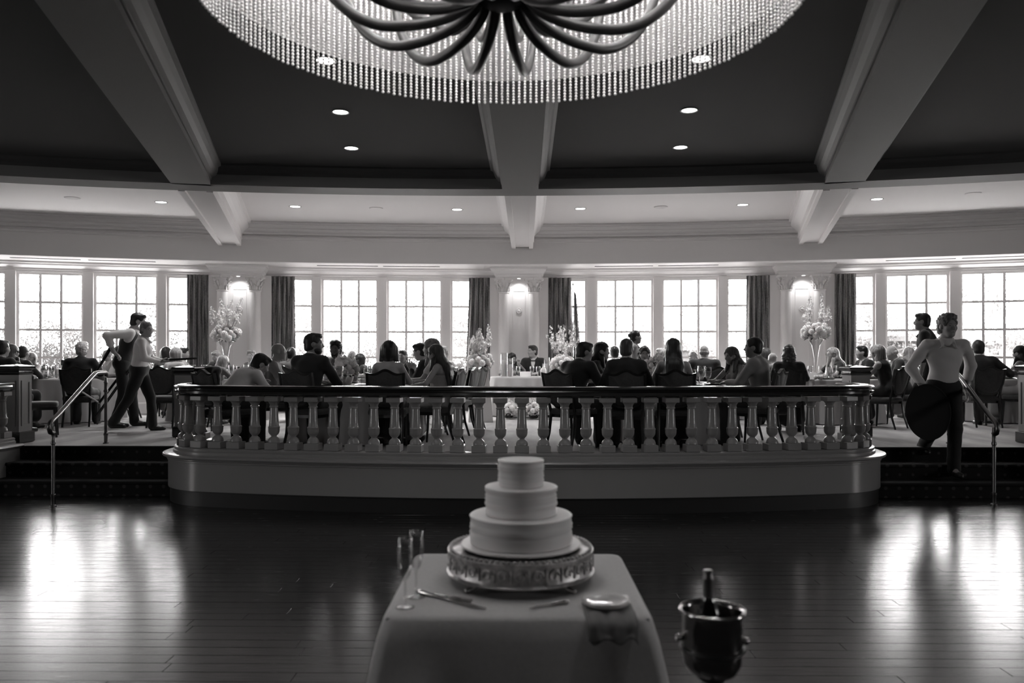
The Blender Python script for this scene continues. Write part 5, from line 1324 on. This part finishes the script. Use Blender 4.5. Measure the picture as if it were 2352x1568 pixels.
        if wear == 'vest':
            f = Field(); torso(f, .020, False); f.cap(T(-.10, 0, .45), T(.10, 0, .45), .075*s, None, .05)
            for q in (-1, 1): sub_e(f, T(q*(sw+.04), 0, .42), (.075*s, .15*s, .13*s), tR)
            neck_cut(f, .064); vcut(f, .22, .05); part('vest', f, CL['black'])
    elif wear in ('strapless', 'dress', 'sleeveless', 'cardigan', 'straps'):
        f = Field(); torso(f, .009, wear not in ('strapless', 'straps'))
        if sit:
            for sd in (-1, 1): f.cap(LG[sd][0], LG[sd][1], .105*s, .085*s, .05)
            f.cap((LG[-1][0]+LG[1][0])/2, (LG[-1][1]+LG[1][1])/2, .11*s, .10*s, .06)
            f.cap((LG[-1][1]+LG[1][1])/2, (LG[-1][2]+LG[1][2])/2*.8+(LG[-1][1]+LG[1][1])/2*.2, .10*s, .12*s, .06)
            for sd in (-1, 1): f.cap(LG[sd][1], LG[sd][2]*.75+LG[sd][1]*.25, .085*s, .10*s, .04)
        if wear == 'cardigan': arms_f(f, .014, .014, .95)
        if wear == 'dress':
            for sd, (sh, el, wr, hd, kw) in AR.items(): f.cap(sh, sh+(el-sh)*.55, .054*s, .055*s, .03)
        f.noise = fo
        if wear in ('strapless', 'straps'): sub_h(f, RT @ np.array([0, -.25, 1.0]), T(0, -.05, .335))
        else: neck_cut(f, .085, .01)
        if wear == 'sleeveless':
            for q in (-1, 1): sub_e(f, T(q*(sw+.045), 0, .42), (.065*s, .15*s, .12*s), tR)
        part('dress' if wear != 'cardigan' else 'cardigan', f, tc, hv*1.25)
        if wear == 'straps':
            for q in (-1, 1): MB().tube([tuple(T(q*.075, .105, .33)), tuple(T(q*.085, .06, .47)), tuple(T(q*.085, -.03, .50)), tuple(T(q*.075, -.10, .36))], .006, 6).build('strap', tc, root, smooth=True)
    if wear in ('suit', 'tux', 'shirt', 'tee', 'polo', 'vest', 'rolled'):
        f = Field(); f.ell(hip+RT @ np.array([0, -.01, .02])*s, (.180*s*g, .135*s*g, .13*s), tR, .04); legs_f(f, .016, .016); f.noise = folds(.003, 22, px*.02)
        for sd in (-1, 1): sub_h(f, (0, 0, -1.0), (0, 0, min(LG[-1][2][2], LG[1][2][2])-.055)) if sd == 1 else None
        part('trousers', f, lc, hv*1.45)
    for sd, (hj, kn, an) in LG.items():
        f = Field(); z0 = an[2]-.085; f.cap(an+np.array([0, -.03, -.02]), an+np.array([0, .0, -.05]), .044*s, .042*s, .02); f.cap(an+np.array([0, .0, -.05]), an+np.array([sd*.01, .155*s, -.058]), .042*s, .036*s, .02)
        sub_h(f, (0, 0, -1.0), (0, 0, z0+.002)); sub_h(f, (0, 0, 1.0), (0, 0, an[2]+.01)); part('shoe', f, M_shoe, hv*1.2)
    # put the head where the photograph has it
    ha = A(head); hd = rotz(ha) @ hc; P = W(px, d); root.location = (P.x-hd[0], P.y-hd[1], bz); root.rotation_euler = (0, 0, ha)
    INFO[label] = dict(root=root, AR=AR, LG=LG, hip=hip, R=rotz(ha), loc=np.array(root.location), s=s, H=H, T=T)
    if chair_l:
        o = rotz(ha) @ np.array([0, .085, 0]); chair((root.location.x+o[0], root.location.y+o[1], FL), ha, chair_l)
    return root
INFO = {}

# ---------------------------------------------------------------- the guests and the staff
def CHL(s): return 'dark padded banquet chair under '+s
PX = person
# far left
PX('dark-haired man in dark suit seen from behind at left picture edge', 6, 780, 11.6, -8, hair='short', hcol='black', wear='suit', top_c='black', chair_l=CHL('the man at left picture edge'))
PX('woman with long light-streaked hair beside man at left picture edge', 28, 791, 12.3, -12, sex='f', hair='long', hcol='brown', wear='cardigan', top_c='black', chair_l=CHL('the long-haired woman at left edge'))
PX('balding man in dark jacket, back turned, at the far left table', 54, 794, 13.5, -25, look=-8, hair='crop', hcol='dark', skin='tan', wear='suit', top_c='black', chair_l=CHL('the balding man at far left table'))
PX('pale blonde guest facing the room behind the balding man', 71, 811, 14.9, 165, sex='f', hair='bob', hcol='blonde', skin='pale', wear='dress', top_c='ivory', chair_l=CHL('the pale blonde guest far left'), hv=.015)
PX('white-haired man in black polo, back turned, at the far left table', 189, 783, 13.1, 15, hair='curly', hcol='white', wear='polo', top_c='black', leg_c='black', lean=.2, chair_l=CHL('the white-haired man in black polo'))
PX('bald older man in striped tie and pale shirt behind the tray stand', 246, 802, 14.75, 150, hair='bald', skin='pale', wear='shirt', top_c='white', leg_c='grey', chair_l=CHL('the bald man in striped tie'), hv=.015)
PX('dark-haired woman in black partly hidden by the waiter', 274, 794, 14.6, 130, sex='f', hair='lob', hcol='dark', wear='dress', top_c='black', chair_l=CHL('the woman hidden by the waiter'), hv=.015)
PX('waiter in black vest and rolled white sleeves bending by the steps', 318, 718, 12.9, -70, pose='stand', hair='short', hcol='black', wear='vest', top_c='white', leg_c='black', lean=.25, pitch=.25,
   arms={1: ((.24, -.10, 1.20), (.35, -1, .75), ((.1, .8, -.6), (0, -.5, -.8)), dict(curl=.7)), -1: ((-.2, .30, 1.05),)}, legs={1: (.10, -.10, .085), -1: (-.10, .16, .085)})
PX('fair-haired waitress in white blouse striding with a tray', 337, 737, 12.05, -72, look=-112, pose='stand', sex='f', hair='updo', hcol='light', wear='shirt', top_c='white', leg_c='black', lean=.10, pitch=.05, glasses=True,
   arms={1: ((.14, .30, 1.055), (.6, -.6, -.6), ((.0, 1, .05), (-.3, 0, 1)), dict(curl=.3)), -1: ((-.14, .34, 1.06), (-.6, -.5, -.6), ((0, 1, .05), (.3, 0, 1)), dict(curl=.3))}, legs={1: (.08, -.36, .13), -1: (-.09, .17, .085)}, sgirth=1.06)
PX('woman with dark bobbed hair, back turned, beyond the tray', 382, 797, 14.9, 5, sex='f', hair='bob', hcol='dark', wear='dress', top_c='grey', chair_l=CHL('the dark-bobbed woman beyond the tray'), hv=.015)
PX('blonde woman in white, back turned, behind the serving tray', 406, 799, 13.7, -20, sex='f', hair='bob', hcol='blonde', wear='dress', top_c='ivory', chair_l=CHL('the blonde woman behind the tray'))
PX('man in white shirt facing sideways before the left curtain', 423, 798, 14.9, -85, hair='short', hcol='dark', wear='shirt', top_c='white', chair_l=CHL('the man before the left curtain'), hv=.015)
# behind the left end of the balustrade
PX('grey-bearded man in dark jacket looking down beside the tall vase', 497, 805, 14.9, 165, hair='short', hcol='grey', wear='suit', top_c='charcoal', pitch=.4, beard=True, chair_l=CHL('the grey-bearded man'), hv=.014)
PX('blonde woman bowing her head behind the left balustrade end', 513, 825, 13.2, -30, sex='f', hair='bob', hcol='blonde', wear='dress', top_c='grey', lean=.42, pitch=.5, chair_l=CHL('the blonde woman bowing her head'))
PX('grey curly-haired woman before the left columns', 577, 803, 15.3, 170, sex='f', hair='curly', hcol='grey', wear='dress', top_c='grey', chair_l=CHL('the grey curly-haired woman'), hv=.015)
PX('man in white shirt leaning far forward behind the balustrade', 599, 814, 10.05, -36, look=-58, hair='short', hcol='black', wear='shirt', top_c='white', leg_c='black', lean=.86, pitch=.55, arms={1: ((.20, .62, .62), (.8, -.3, -.4)), -1: ((-.2, .66, .78),)}, hv=.011, chair_l=CHL('the leaning man in white shirt'))
PX('bald man in grey top facing sideways beside the leaning man', 641, 788, 11.1, -78, hair='bald', skin='tan', wear='tee', top_c='grey', lean=.2, chair_l=CHL('the bald man in grey top'))
PX('guest with dark pinned-up hair before the curtain, behind the bald man', 670, 797, 13.9, -10, sex='f', hair='updo', hcol='black', wear='dress', top_c='grey', chair_l=CHL('the guest with pinned-up hair'))
PX('broad bearded man in dark suit, back turned, head to the side', 722, 764, 9.8, -20, look=-82, hair='short', hcol='dark', skin='tan', wear='suit', top_c='black', beard=True, hv=.010, sgirth=.96, chair_l='dark padded banquet chair under the broad bearded man in suit')
PX('curly dark-haired man facing the room across left front table', 771, 780, 11.75, 178, hair='curly', hcol='black', skin='deep', wear='shirt', top_c='grey', beard=True, chair_l=CHL('the curly-haired man facing the room'))
PX('small blonde woman facing the room far behind left front table', 809, 806, 15.5, 180, sex='f', hair='long', hcol='blonde', wear='dress', top_c='grey', chair_l=CHL('the small blonde woman far behind'), hv=.015)
PX('dark-haired woman turned sideways far behind the left front flowers', 825, 822, 14.4, 95, sex='f', hair='lob', hcol='dark', wear='dress', top_c='charcoal', lean=.3, chair_l=CHL('the woman turned sideways far behind'), hv=.015)
PX('woman with sleek dark bob and bare shoulders, back turned', 894, 784, 9.85, 2, sex='f', hair='bob', hcol='black', wear='strapless', top_c='black', hv=.011, chair_l='dark padded banquet chair under the woman with dark bob')
PX('man in dark suit half hidden behind the bobbed woman', 925, 803, 13.4, 160, hair='short', hcol='brown', wear='suit', top_c='charcoal', chair_l=CHL('the man behind the bobbed woman'))
PX('dark-haired man in profile raising an open hand', 964, 787, 11.7, 82, hair='short', hcol='black', wear='suit', top_c='black', lean=.32, pitch=.25,
   arms={-1: ((-.14, .34, .93), (-.8, -.5, -.7), ((.1, .38, 1), (-.6, -.8, .2)), dict(curl=.12, spread=.24)), 1: ((.15, .42, .80),)}, chair_l=CHL('the man raising his hand'))
PX('blonde woman in profile behind the long-haired woman in satin', 989, 778, 11.2, 88, sex='f', hair='long', hcol='light', wear='dress', top_c='ivory', chair_l=CHL('the blonde woman in profile'))
PX('woman with long brown hair in pale satin dress, in profile', 999, 792, 10.25, 78, sex='f', hlen=.40, hair='long', hcol='brown', wear='straps', top_c='satin', lean=.12, pitch=.12, hv=.011, arms={-1: ((-.16, .34, .76),)}, chair_l=CHL('the woman in pale satin dress'))
PX('grey-haired man in white shirt, back turned, before the window', 1019, 794, 13.3, -25, hair='short', hcol='grey', wear='shirt', top_c='white', chair_l=CHL('the grey-haired man in white shirt'))
# the couple
PX('dark-haired bride leaning on her hands at the small table', 1177, 811, 16.1, -168, look=-150, tilt=.12, sex='f', hair='wavy', hcol='dark', wear='straps', top_c='ivory', lean=.35, pitch=.2, arms={-1: ((-.10, .42, .98), (-.8, .3, -.8), ((.2, .1, 1), (0, .5, .3)), dict(curl=.9)), 1: ((.14, .40, .85),)}, hv=.013)
PX('groom in black tuxedo and bow tie at the small table', 1223, 792, 16.1, 172, look=128, hair='short', hcol='dark', wear='tux', top_c='black', leg_c='black', tie='bow', hv=.012, lean=.05)
# right front table
PX('dark-suited man leaning in at left side of right front table', 1344, 784, 9.95, -42, look=-78, hair='short', hcol='dark', wear='suit', top_c='black', lean=.42, pitch=.15, hv=.011, chair_l=CHL('the dark-suited leaning man'))
PX('woman with long black hair turned sideways behind the leaning man', 1384, 786, 11.4, -110, sex='f', hair='long', hcol='black', wear='dress', top_c='black', chair_l=CHL('the woman with long black hair'))
PX('dark-haired man, back turned, far between the two suited men', 1411, 794, 14.3, 15, hair='short', hcol='black', wear='shirt', top_c='white', chair_l=CHL('the far man between the suits'), hv=.014)
PX('short-haired man in dark suit, back turned, at right front table', 1440, 777, 9.55, -8, look=-22, hair='crop', hcol='brown', wear='suit', top_c='black', hv=.010, sgirth=.95, chair_l='dark padded banquet chair under the short-haired man in suit')
PX('waitress with dark pinned-up hair standing in profile by the window', 1461, 758, 13.6, -88, pose='stand', sex='f', hair='updo', hcol='black', skin='tan', wear='shirt', top_c='grey', leg_c='black')
PX('smiling woman with long wavy hair facing the room', 1480, 795, 12.0, 178, sex='f', hair='wavy', hcol='brown', wear='straps', top_c='black', pitch=.1, chair_l=CHL('the smiling wavy-haired woman'))
PX('pale grey-haired guest in profile beside the wavy-haired woman', 1518, 799, 13.9, 100, sex='f', hair='short', hcol='white', skin='pale', wear='dress', top_c='lgrey', chair_l=CHL('the pale grey-haired guest'), hv=.014)
PX('woman with very long dark hair and bare arms, back turned', 1546, 778, 9.65, -6, sex='f', hlen=.46, hair='long', hcol='dark', wear='straps', top_c='black', hv=.011, chair_l='dark padded banquet chair under the very long-haired woman')
PX('curly-haired guest seen small beside the man in grey suit', 1591, 806, 15.4, 10, sex='f', hair='shag', hcol='light', wear='dress', top_c='ivory', chair_l=CHL('the small curly-haired guest'), hv=.015)
PX('balding grey man in dark suit, back turned, by the window', 1618, 793, 13.5, -12, look=-30, hair='fringe', hcol='grey', wear='suit', top_c='charcoal', sgirth=1.12, chair_l=CHL('the balding grey man in suit'))
PX('brown-haired woman looking down at the right of right front table', 1679, 797, 10.75, 118, look=112, sex='f', hair='long', hcol='brown', skin='tan', wear='straps', top_c='grey', pitch=.2, lean=.2, hv=.011, arms={-1: ((-.08, .42, .80),)}, chair_l=CHL('the brown-haired woman looking down'))
PX('man in pale grey jacket in profile at right front table', 1729, 774, 10.0, 55, look=78, hair='crop', hcol='black', skin='tan', wear='suit', top_c='lgrey', hv=.011, chair_l=CHL('the man in pale grey jacket'))
PX('dark-bobbed woman, back turned, before the right curtain', 1757, 800, 14.3, 25, sex='f', hair='bob', hcol='brown', wear='dress', top_c='charcoal', chair_l=CHL('the dark-bobbed woman by right curtain'), hv=.014)
PX('bald man bending down beside the shaggy-haired woman', 1774, 811, 13.2, 20, hair='bald', skin='fair', wear='suit', top_c='lgrey', lean=.4, pitch=.3, chair_l=CHL('the bald man bending down'))
PX('woman with shaggy layered hair in dark cardigan, back turned', 1812, 791, 11.8, -18, sex='f', hair='shag', hcol='brown', wear='cardigan', top_c='black', sgirth=1.12, chair_l=CHL('the shaggy-haired woman'))
# far right
PX('long-haired blonde woman with spectacles in profile', 1911, 798, 14.1, 105, look=98, sex='f', hair='long', hcol='blonde', wear='dress', top_c='charcoal', glasses=True, chair_l=CHL('the blonde woman with spectacles'))
PX('dark-haired man in open white shirt and jacket, in profile', 1979, 793, 13.9, 95, look=84, hair='short', hcol='black', wear='suit', top_c='black', chair_l=CHL('the man in open white shirt'))
PX('woman with silver bob in sleeveless dark dress', 2014, 793, 12.7, 38, look=55, sex='f', hair='bob', hcol='grey', wear='sleeveless', top_c='black', lean=.2, pitch=.25, arms={-1: ((-.12, .36, .86),)}, chair_l=CHL('the woman with silver bob'))
PX('grey-haired man with spectacles in dark suit looking down', 2047, 794, 13.5, 78, hair='fringe', hcol='white', skin='pale', wear='suit', top_c='charcoal', pitch=.3, lean=.2, glasses=True, chair_l=CHL('the spectacled grey-haired man'))
PX('woman with long blonde hair behind the waiter in black', 2086, 797, 14.4, 15, sex='f', hair='long', hcol='blonde', wear='dress', top_c='grey', chair_l=CHL('the blonde behind the waiter'), hv=.014)
PX('spectacled waiter in black shirt standing behind man with tray', 2117, 718, 12.1, 55, look=66, pose='stand', hair='short', hcol='black', skin='tan', wear='shirt', top_c='black', leg_c='black', glasses=True, sgirth=1.12)
PX('young man in white shirt coming down the steps with a tray', 2177, 718, 9.62, 172, look=-172, pose='stand', hair='curly', hcol='light', wear='shirt', top_c='white', leg_c='black', base_z=.205, lean=.10, hv=.010,
   arms={1: ((.27, .14, 1.06), (1, -.45, .1), ((-.1, .15, -1), (-.9, 0, 0)), dict(curl=.8)), -1: ((-.30, -.16, 1.05), (-1, -.55, .1), ((-.35, .2, -.9), (.9, 0, -.2)), dict(curl=.45))}, legs={1: (.13, -.30, .31), -1: (-.06, .16, .055)})
PX('dark-suited man reaching out his arm, back turned, far right table', 2245, 780, 13.0, -4, hair='crop', hcol='dark', wear='suit', top_c='black', lean=.2, arms={1: ((.60, .22, .87), (.5, -.4, -.6)), -1: ((-.15, .42, .8),)}, sgirth=1.05, chair_l=CHL('the man reaching out his arm'))
PX('woman with long dark hair at right picture edge', 2340, 794, 13.3, 40, sex='f', hair='long', hcol='black', wear='dress', top_c='grey', chair_l=CHL('the woman at right picture edge'))

# empty chairs
for px, d, hd, lb in ((1043, 11.6, 75, 'empty dark banquet chair left of the white flower plinth'), (1062, 12.4, 70, 'empty dark banquet chair touching the white flower plinth'),
                      (1652, 12.0, 165, 'empty dark banquet chair beyond right front table'), (92, 11.2, -62, 'dark banquet chair seen edge-on behind the outer left newel'), (378, 12.9, 10, 'empty dark banquet chair just right of the striding waitress'),
                      (497, 11.8, -8, 'dark banquet chair with a coat thrown over its back')):
    p = W(px, d); chair((p.x, p.y, FL), math.radians(hd), lb)
# coat over the chair back
p = W(497, 11.8); a = math.radians(-8); f = Field(); f.cap((-.17, -.30, .93), (.17, -.30, .93), .055, None, .03).cap((-.18, -.33, .90), (-.20, -.36, .50), .06, .07, .05).cap((.18, -.33, .90), (.20, -.36, .52), .06, .07, .05).cap((0, -.33, .90), (0, -.36, .48), .07, .08, .06)
f.noise = folds(.008, 26); V, Q = f.mesh(.013); o = np_mesh('coat', V, Q, CL['black']); o.location = (p.x, p.y, FL); o.rotation_euler = (0, 0, a); tag(o, 'dark coat thrown over a chair back behind left balustrade end', 'coat')
# waitress's serving tray
I = INFO['fair-haired waitress in white blouse striding with a tray']
M_tray = mat('dark_tray', .007, .75, spec=.2)
c = I['loc']+I['R'] @ np.array([0, .56, 1.075]); r = MB().lathe([(1e-5, 0), (.25, 0), (.285, .018), (.288, .024), (.275, .02), (.245, .006), (1e-5, .006)], 40).build('serving_tray', M_tray, smooth=True)
r.location = c; r.scale = (1, .75, 1); r.rotation_euler = (.0, -.06, 0); tag(r, 'dark oval serving tray held by the striding waitress', 'tray')
I = INFO['young man in white shirt coming down the steps with a tray']
c = W(2129, 9.47, 946); r = MB().lathe([(1e-5, 0), (.30, 0), (.33, .016), (.335, .026), (.322, .02), (.295, .007), (1e-5, .007)], 56).build('round_tray', M_tray, smooth=True)
r.location = c; r.rotation_euler = (PI/2-.06, 0, 0); r.rotation_euler = (Matrix.Rotation(.30, 3, 'Z') @ Matrix.Rotation(PI/2-.08, 3, 'X')).to_euler(); tag(r, 'large round black tray hanging from the young man\'s hand', 'tray')
# folding tray stand
p = W(243, 12.6); r = thing('tray_stand', 'dark folding tray stand held slanting beside the waiter', 'stand', (p.x, p.y, FL))
def wp(px, py, d): return W(px, d, py)-Vector((p.x, p.y, FL))
MB().tube([wp(213, 868, 12.6), wp(256, 795, 12.6)], [.03, .045], 8, flat=.5).build('bar', M_cwood, r); MB().tube([wp(222, 955, 12.7), wp(300, 845, 12.7)], .022, 8).build('bar', M_cwood, r)
MB().tube([wp(189, 900, 12.7), wp(228, 925, 12.65)], .014, 8).build('strap', CL['ivory'], r); MB().tube([wp(228, 925, 12.65), wp(300, 830, 12.9)], .02, 8).build('bar', M_cwood, r)
# handbag hanging from a chair by its strap
I = INFO['woman with shaggy layered hair in dark cardigan, back turned']; p = I['loc']+I['R'] @ np.array([-.17, -.315, 0]); p[2] = FL; r = thing('handbag', 'dark handbag with round clasp hanging from the shaggy-haired woman\'s chair', 'bag', tuple(p)); f = Field(); f.cap((-.09, 0, .48), (.09, 0, .48), .06, None, .04).cap((-.11, 0, .36), (.11, 0, .36), .07, None, .05); V, Q = f.mesh(.012); np_mesh('bag_body', V, Q, CL['black'], r)
MB().lathe([(1e-5, 0), (.028, 0), (.028, .008), (1e-5, .01)], 14, c=(-.03, -.07, .46), M=Matrix.Rotation(PI/2, 3, 'X')).build('clasp', M_steel, r)
MB().tube([(-.08, 0, .52), (-.05, .02, .80), (-.01, .05, .945), (.02, .02, .80), (.08, 0, .52)], .007, 6).build('strap', CL['black'], r, smooth=True)
# flag on its pole by the window
p = W(1316, 16.35); r = thing('flag', 'furled striped flag on a thin pole beside the middle curtain', 'flag', (p.x, p.y, FL)); MB().tube([(0, 0, .03), (0, 0, 2.58)], .011, 8).build('pole', M_brass, r)
MB().lathe([(1e-5, 2.58), (.02, 2.60), (.012, 2.63), (1e-5, 2.68)], 8).build('finial', M_brass, r); MB().lathe([(.14, 0), (.13, .04), (.03, .07), (.02, .12)], 16).build('base', M_brass, r)
m = {k: MB() for k in range(7)}
for k in range(7):
    V = []; 
    for j in range(13):
        v = j/12; z = 2.50-1.75*v
        for i in range(5):
            u = (k+i/4)/7; V.append((.018+u*(.05+.13*v), .035*math.sin(u*15+v)*(.5+v), z-u*.10))
    m[k].add(V, [(j*5+i, j*5+i+1, (j+1)*5+i+1, (j+1)*5+i) for j in range(12) for i in range(4)]); o = m[k].build('stripe', CL['ivory'] if k % 2 else CL['charcoal'], r, smooth=True); o.modifiers.new('t', 'SOLIDIFY').thickness = .003

# ---------------------------------------------------------------- outside
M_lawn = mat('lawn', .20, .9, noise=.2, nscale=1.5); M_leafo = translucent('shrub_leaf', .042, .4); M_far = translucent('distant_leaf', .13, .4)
struct(MB().box((0, 70, .0), (260, 105, .1)).build('ground_lawn', M_lawn))
def shrub(nm, c, R, n, leaf, seed, label, m, grp, h0=0.05):
    rg_ = np.random.default_rng(seed); root = thing(nm, label, 'shrub' if nm != 'tree' else 'tree', (c[0], c[1], h0), 0, grp)
    d = rg_.normal(size=(n, 3)); d /= np.linalg.norm(d, axis=1)[:, None]; rad = .35+.65*rg_.random(n)**.4
    lump = 1+.25*np.sin(d[:, 0]*5+seed)+.22*np.sin(d[:, 2]*6+seed*2)
    C = d*(rad*lump)[:, None]*np.array(R); C[:, 2] += R[2]*1.02; C[:, 2] = np.maximum(C[:, 2], .06)
    u = rg_.normal(size=(n, 3)); u /= np.linalg.norm(u, axis=1)[:, None]; w = np.cross(u, rg_.normal(size=(n, 3))); w /= np.linalg.norm(w, axis=1)[:, None]; sz = leaf*rg_.uniform(.6, 1.3, n)[:, None]
    V = np.stack([C-u*sz, C+w*sz*.45, C+u*sz, C-w*sz*.45], 1).reshape(-1, 3); o = np_mesh('foliage', V, np.arange(4*n).reshape(-1, 4), m, root, False); o['kind'] = 'stuff'
    mb = MB()
    for k in range(5): a = k*1.3+seed; mb.tube([(0, 0, 0), (.15*R[0]*math.cos(a), .15*R[1]*math.sin(a), R[2]*.6), (.45*R[0]*math.cos(a), .45*R[1]*math.sin(a), R[2]*1.35)], [.05, .03, .012], 5)
    mb.build('stem', M_stem, root)
rg = random.Random(9)
for k, (px, d, rx, rz) in enumerate(((20, 21, 1.3, 1.15), (105, 20, 1.2, .95), (180, 22, 1.5, 1.25), (262, 20.5, 1.1, .9), (330, 21, 1.2, 1.2), (405, 20, 1.1, 1.0), (700, 23, 1.2, .9), (800, 25, 1.5, 1.0), (930, 24, 1.4, .95), (1060, 23, 1.2, .9))):
    p = W(px, d); shrub('garden_shrub', (p.x, p.y), (rx, rx*.8, rz), 9000 if k < 6 else 5000, .032, k+3, f'bright leafy shrub outside, {ORD[k]} from the left through the windows', M_leafo, 'shrubs outside the windows')
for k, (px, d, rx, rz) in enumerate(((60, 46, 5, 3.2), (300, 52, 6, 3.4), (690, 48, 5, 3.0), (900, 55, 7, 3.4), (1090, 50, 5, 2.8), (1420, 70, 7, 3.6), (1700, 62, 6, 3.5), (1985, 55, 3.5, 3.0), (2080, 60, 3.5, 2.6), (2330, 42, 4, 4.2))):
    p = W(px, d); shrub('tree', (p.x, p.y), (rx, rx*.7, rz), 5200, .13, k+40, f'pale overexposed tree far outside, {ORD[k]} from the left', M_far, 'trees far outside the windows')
# low pavilion beyond the lawn
p = W(2250, 58); M_pav = mat('pavilion_wall', .055, .8); M_roof = mat('pavilion_roof', .052, .8)
b = thing('garden_pavilion', 'long low pavilion with flat roof seen through the right windows', 'building', (p.x, p.y, .05)); MB().box((0, 0, 1.35), (15, 6, 2.7)).build('wall', M_pav, b); MB().box((0, -.3, 2.85), (17, 8, .35)).build('roof', M_roof, b)
for k in range(9): MB().box((-6.4+k*1.6, -3.05, 1.4), (.9, .12, 1.5)).build('window', M_black, b)
p = W(1530, 75); b = thing('distant_house', 'faint distant house beyond the lawn, right of the middle columns', 'building', (p.x, p.y, .05)); MB().box((0, 0, 1.1), (8, 6, 2.2)).build('wall', M_pav, b)
MB().prism([(-4.4, 2.2), (4.4, 2.2), (0, 3.2)], -3.4, 3.4).build('roof', M_roof, b)
for k in range(3): MB().box((-2.6+k*2.6, -3.05, 1.2), (1.0, .12, 1.0)).build('window', M_black, b)
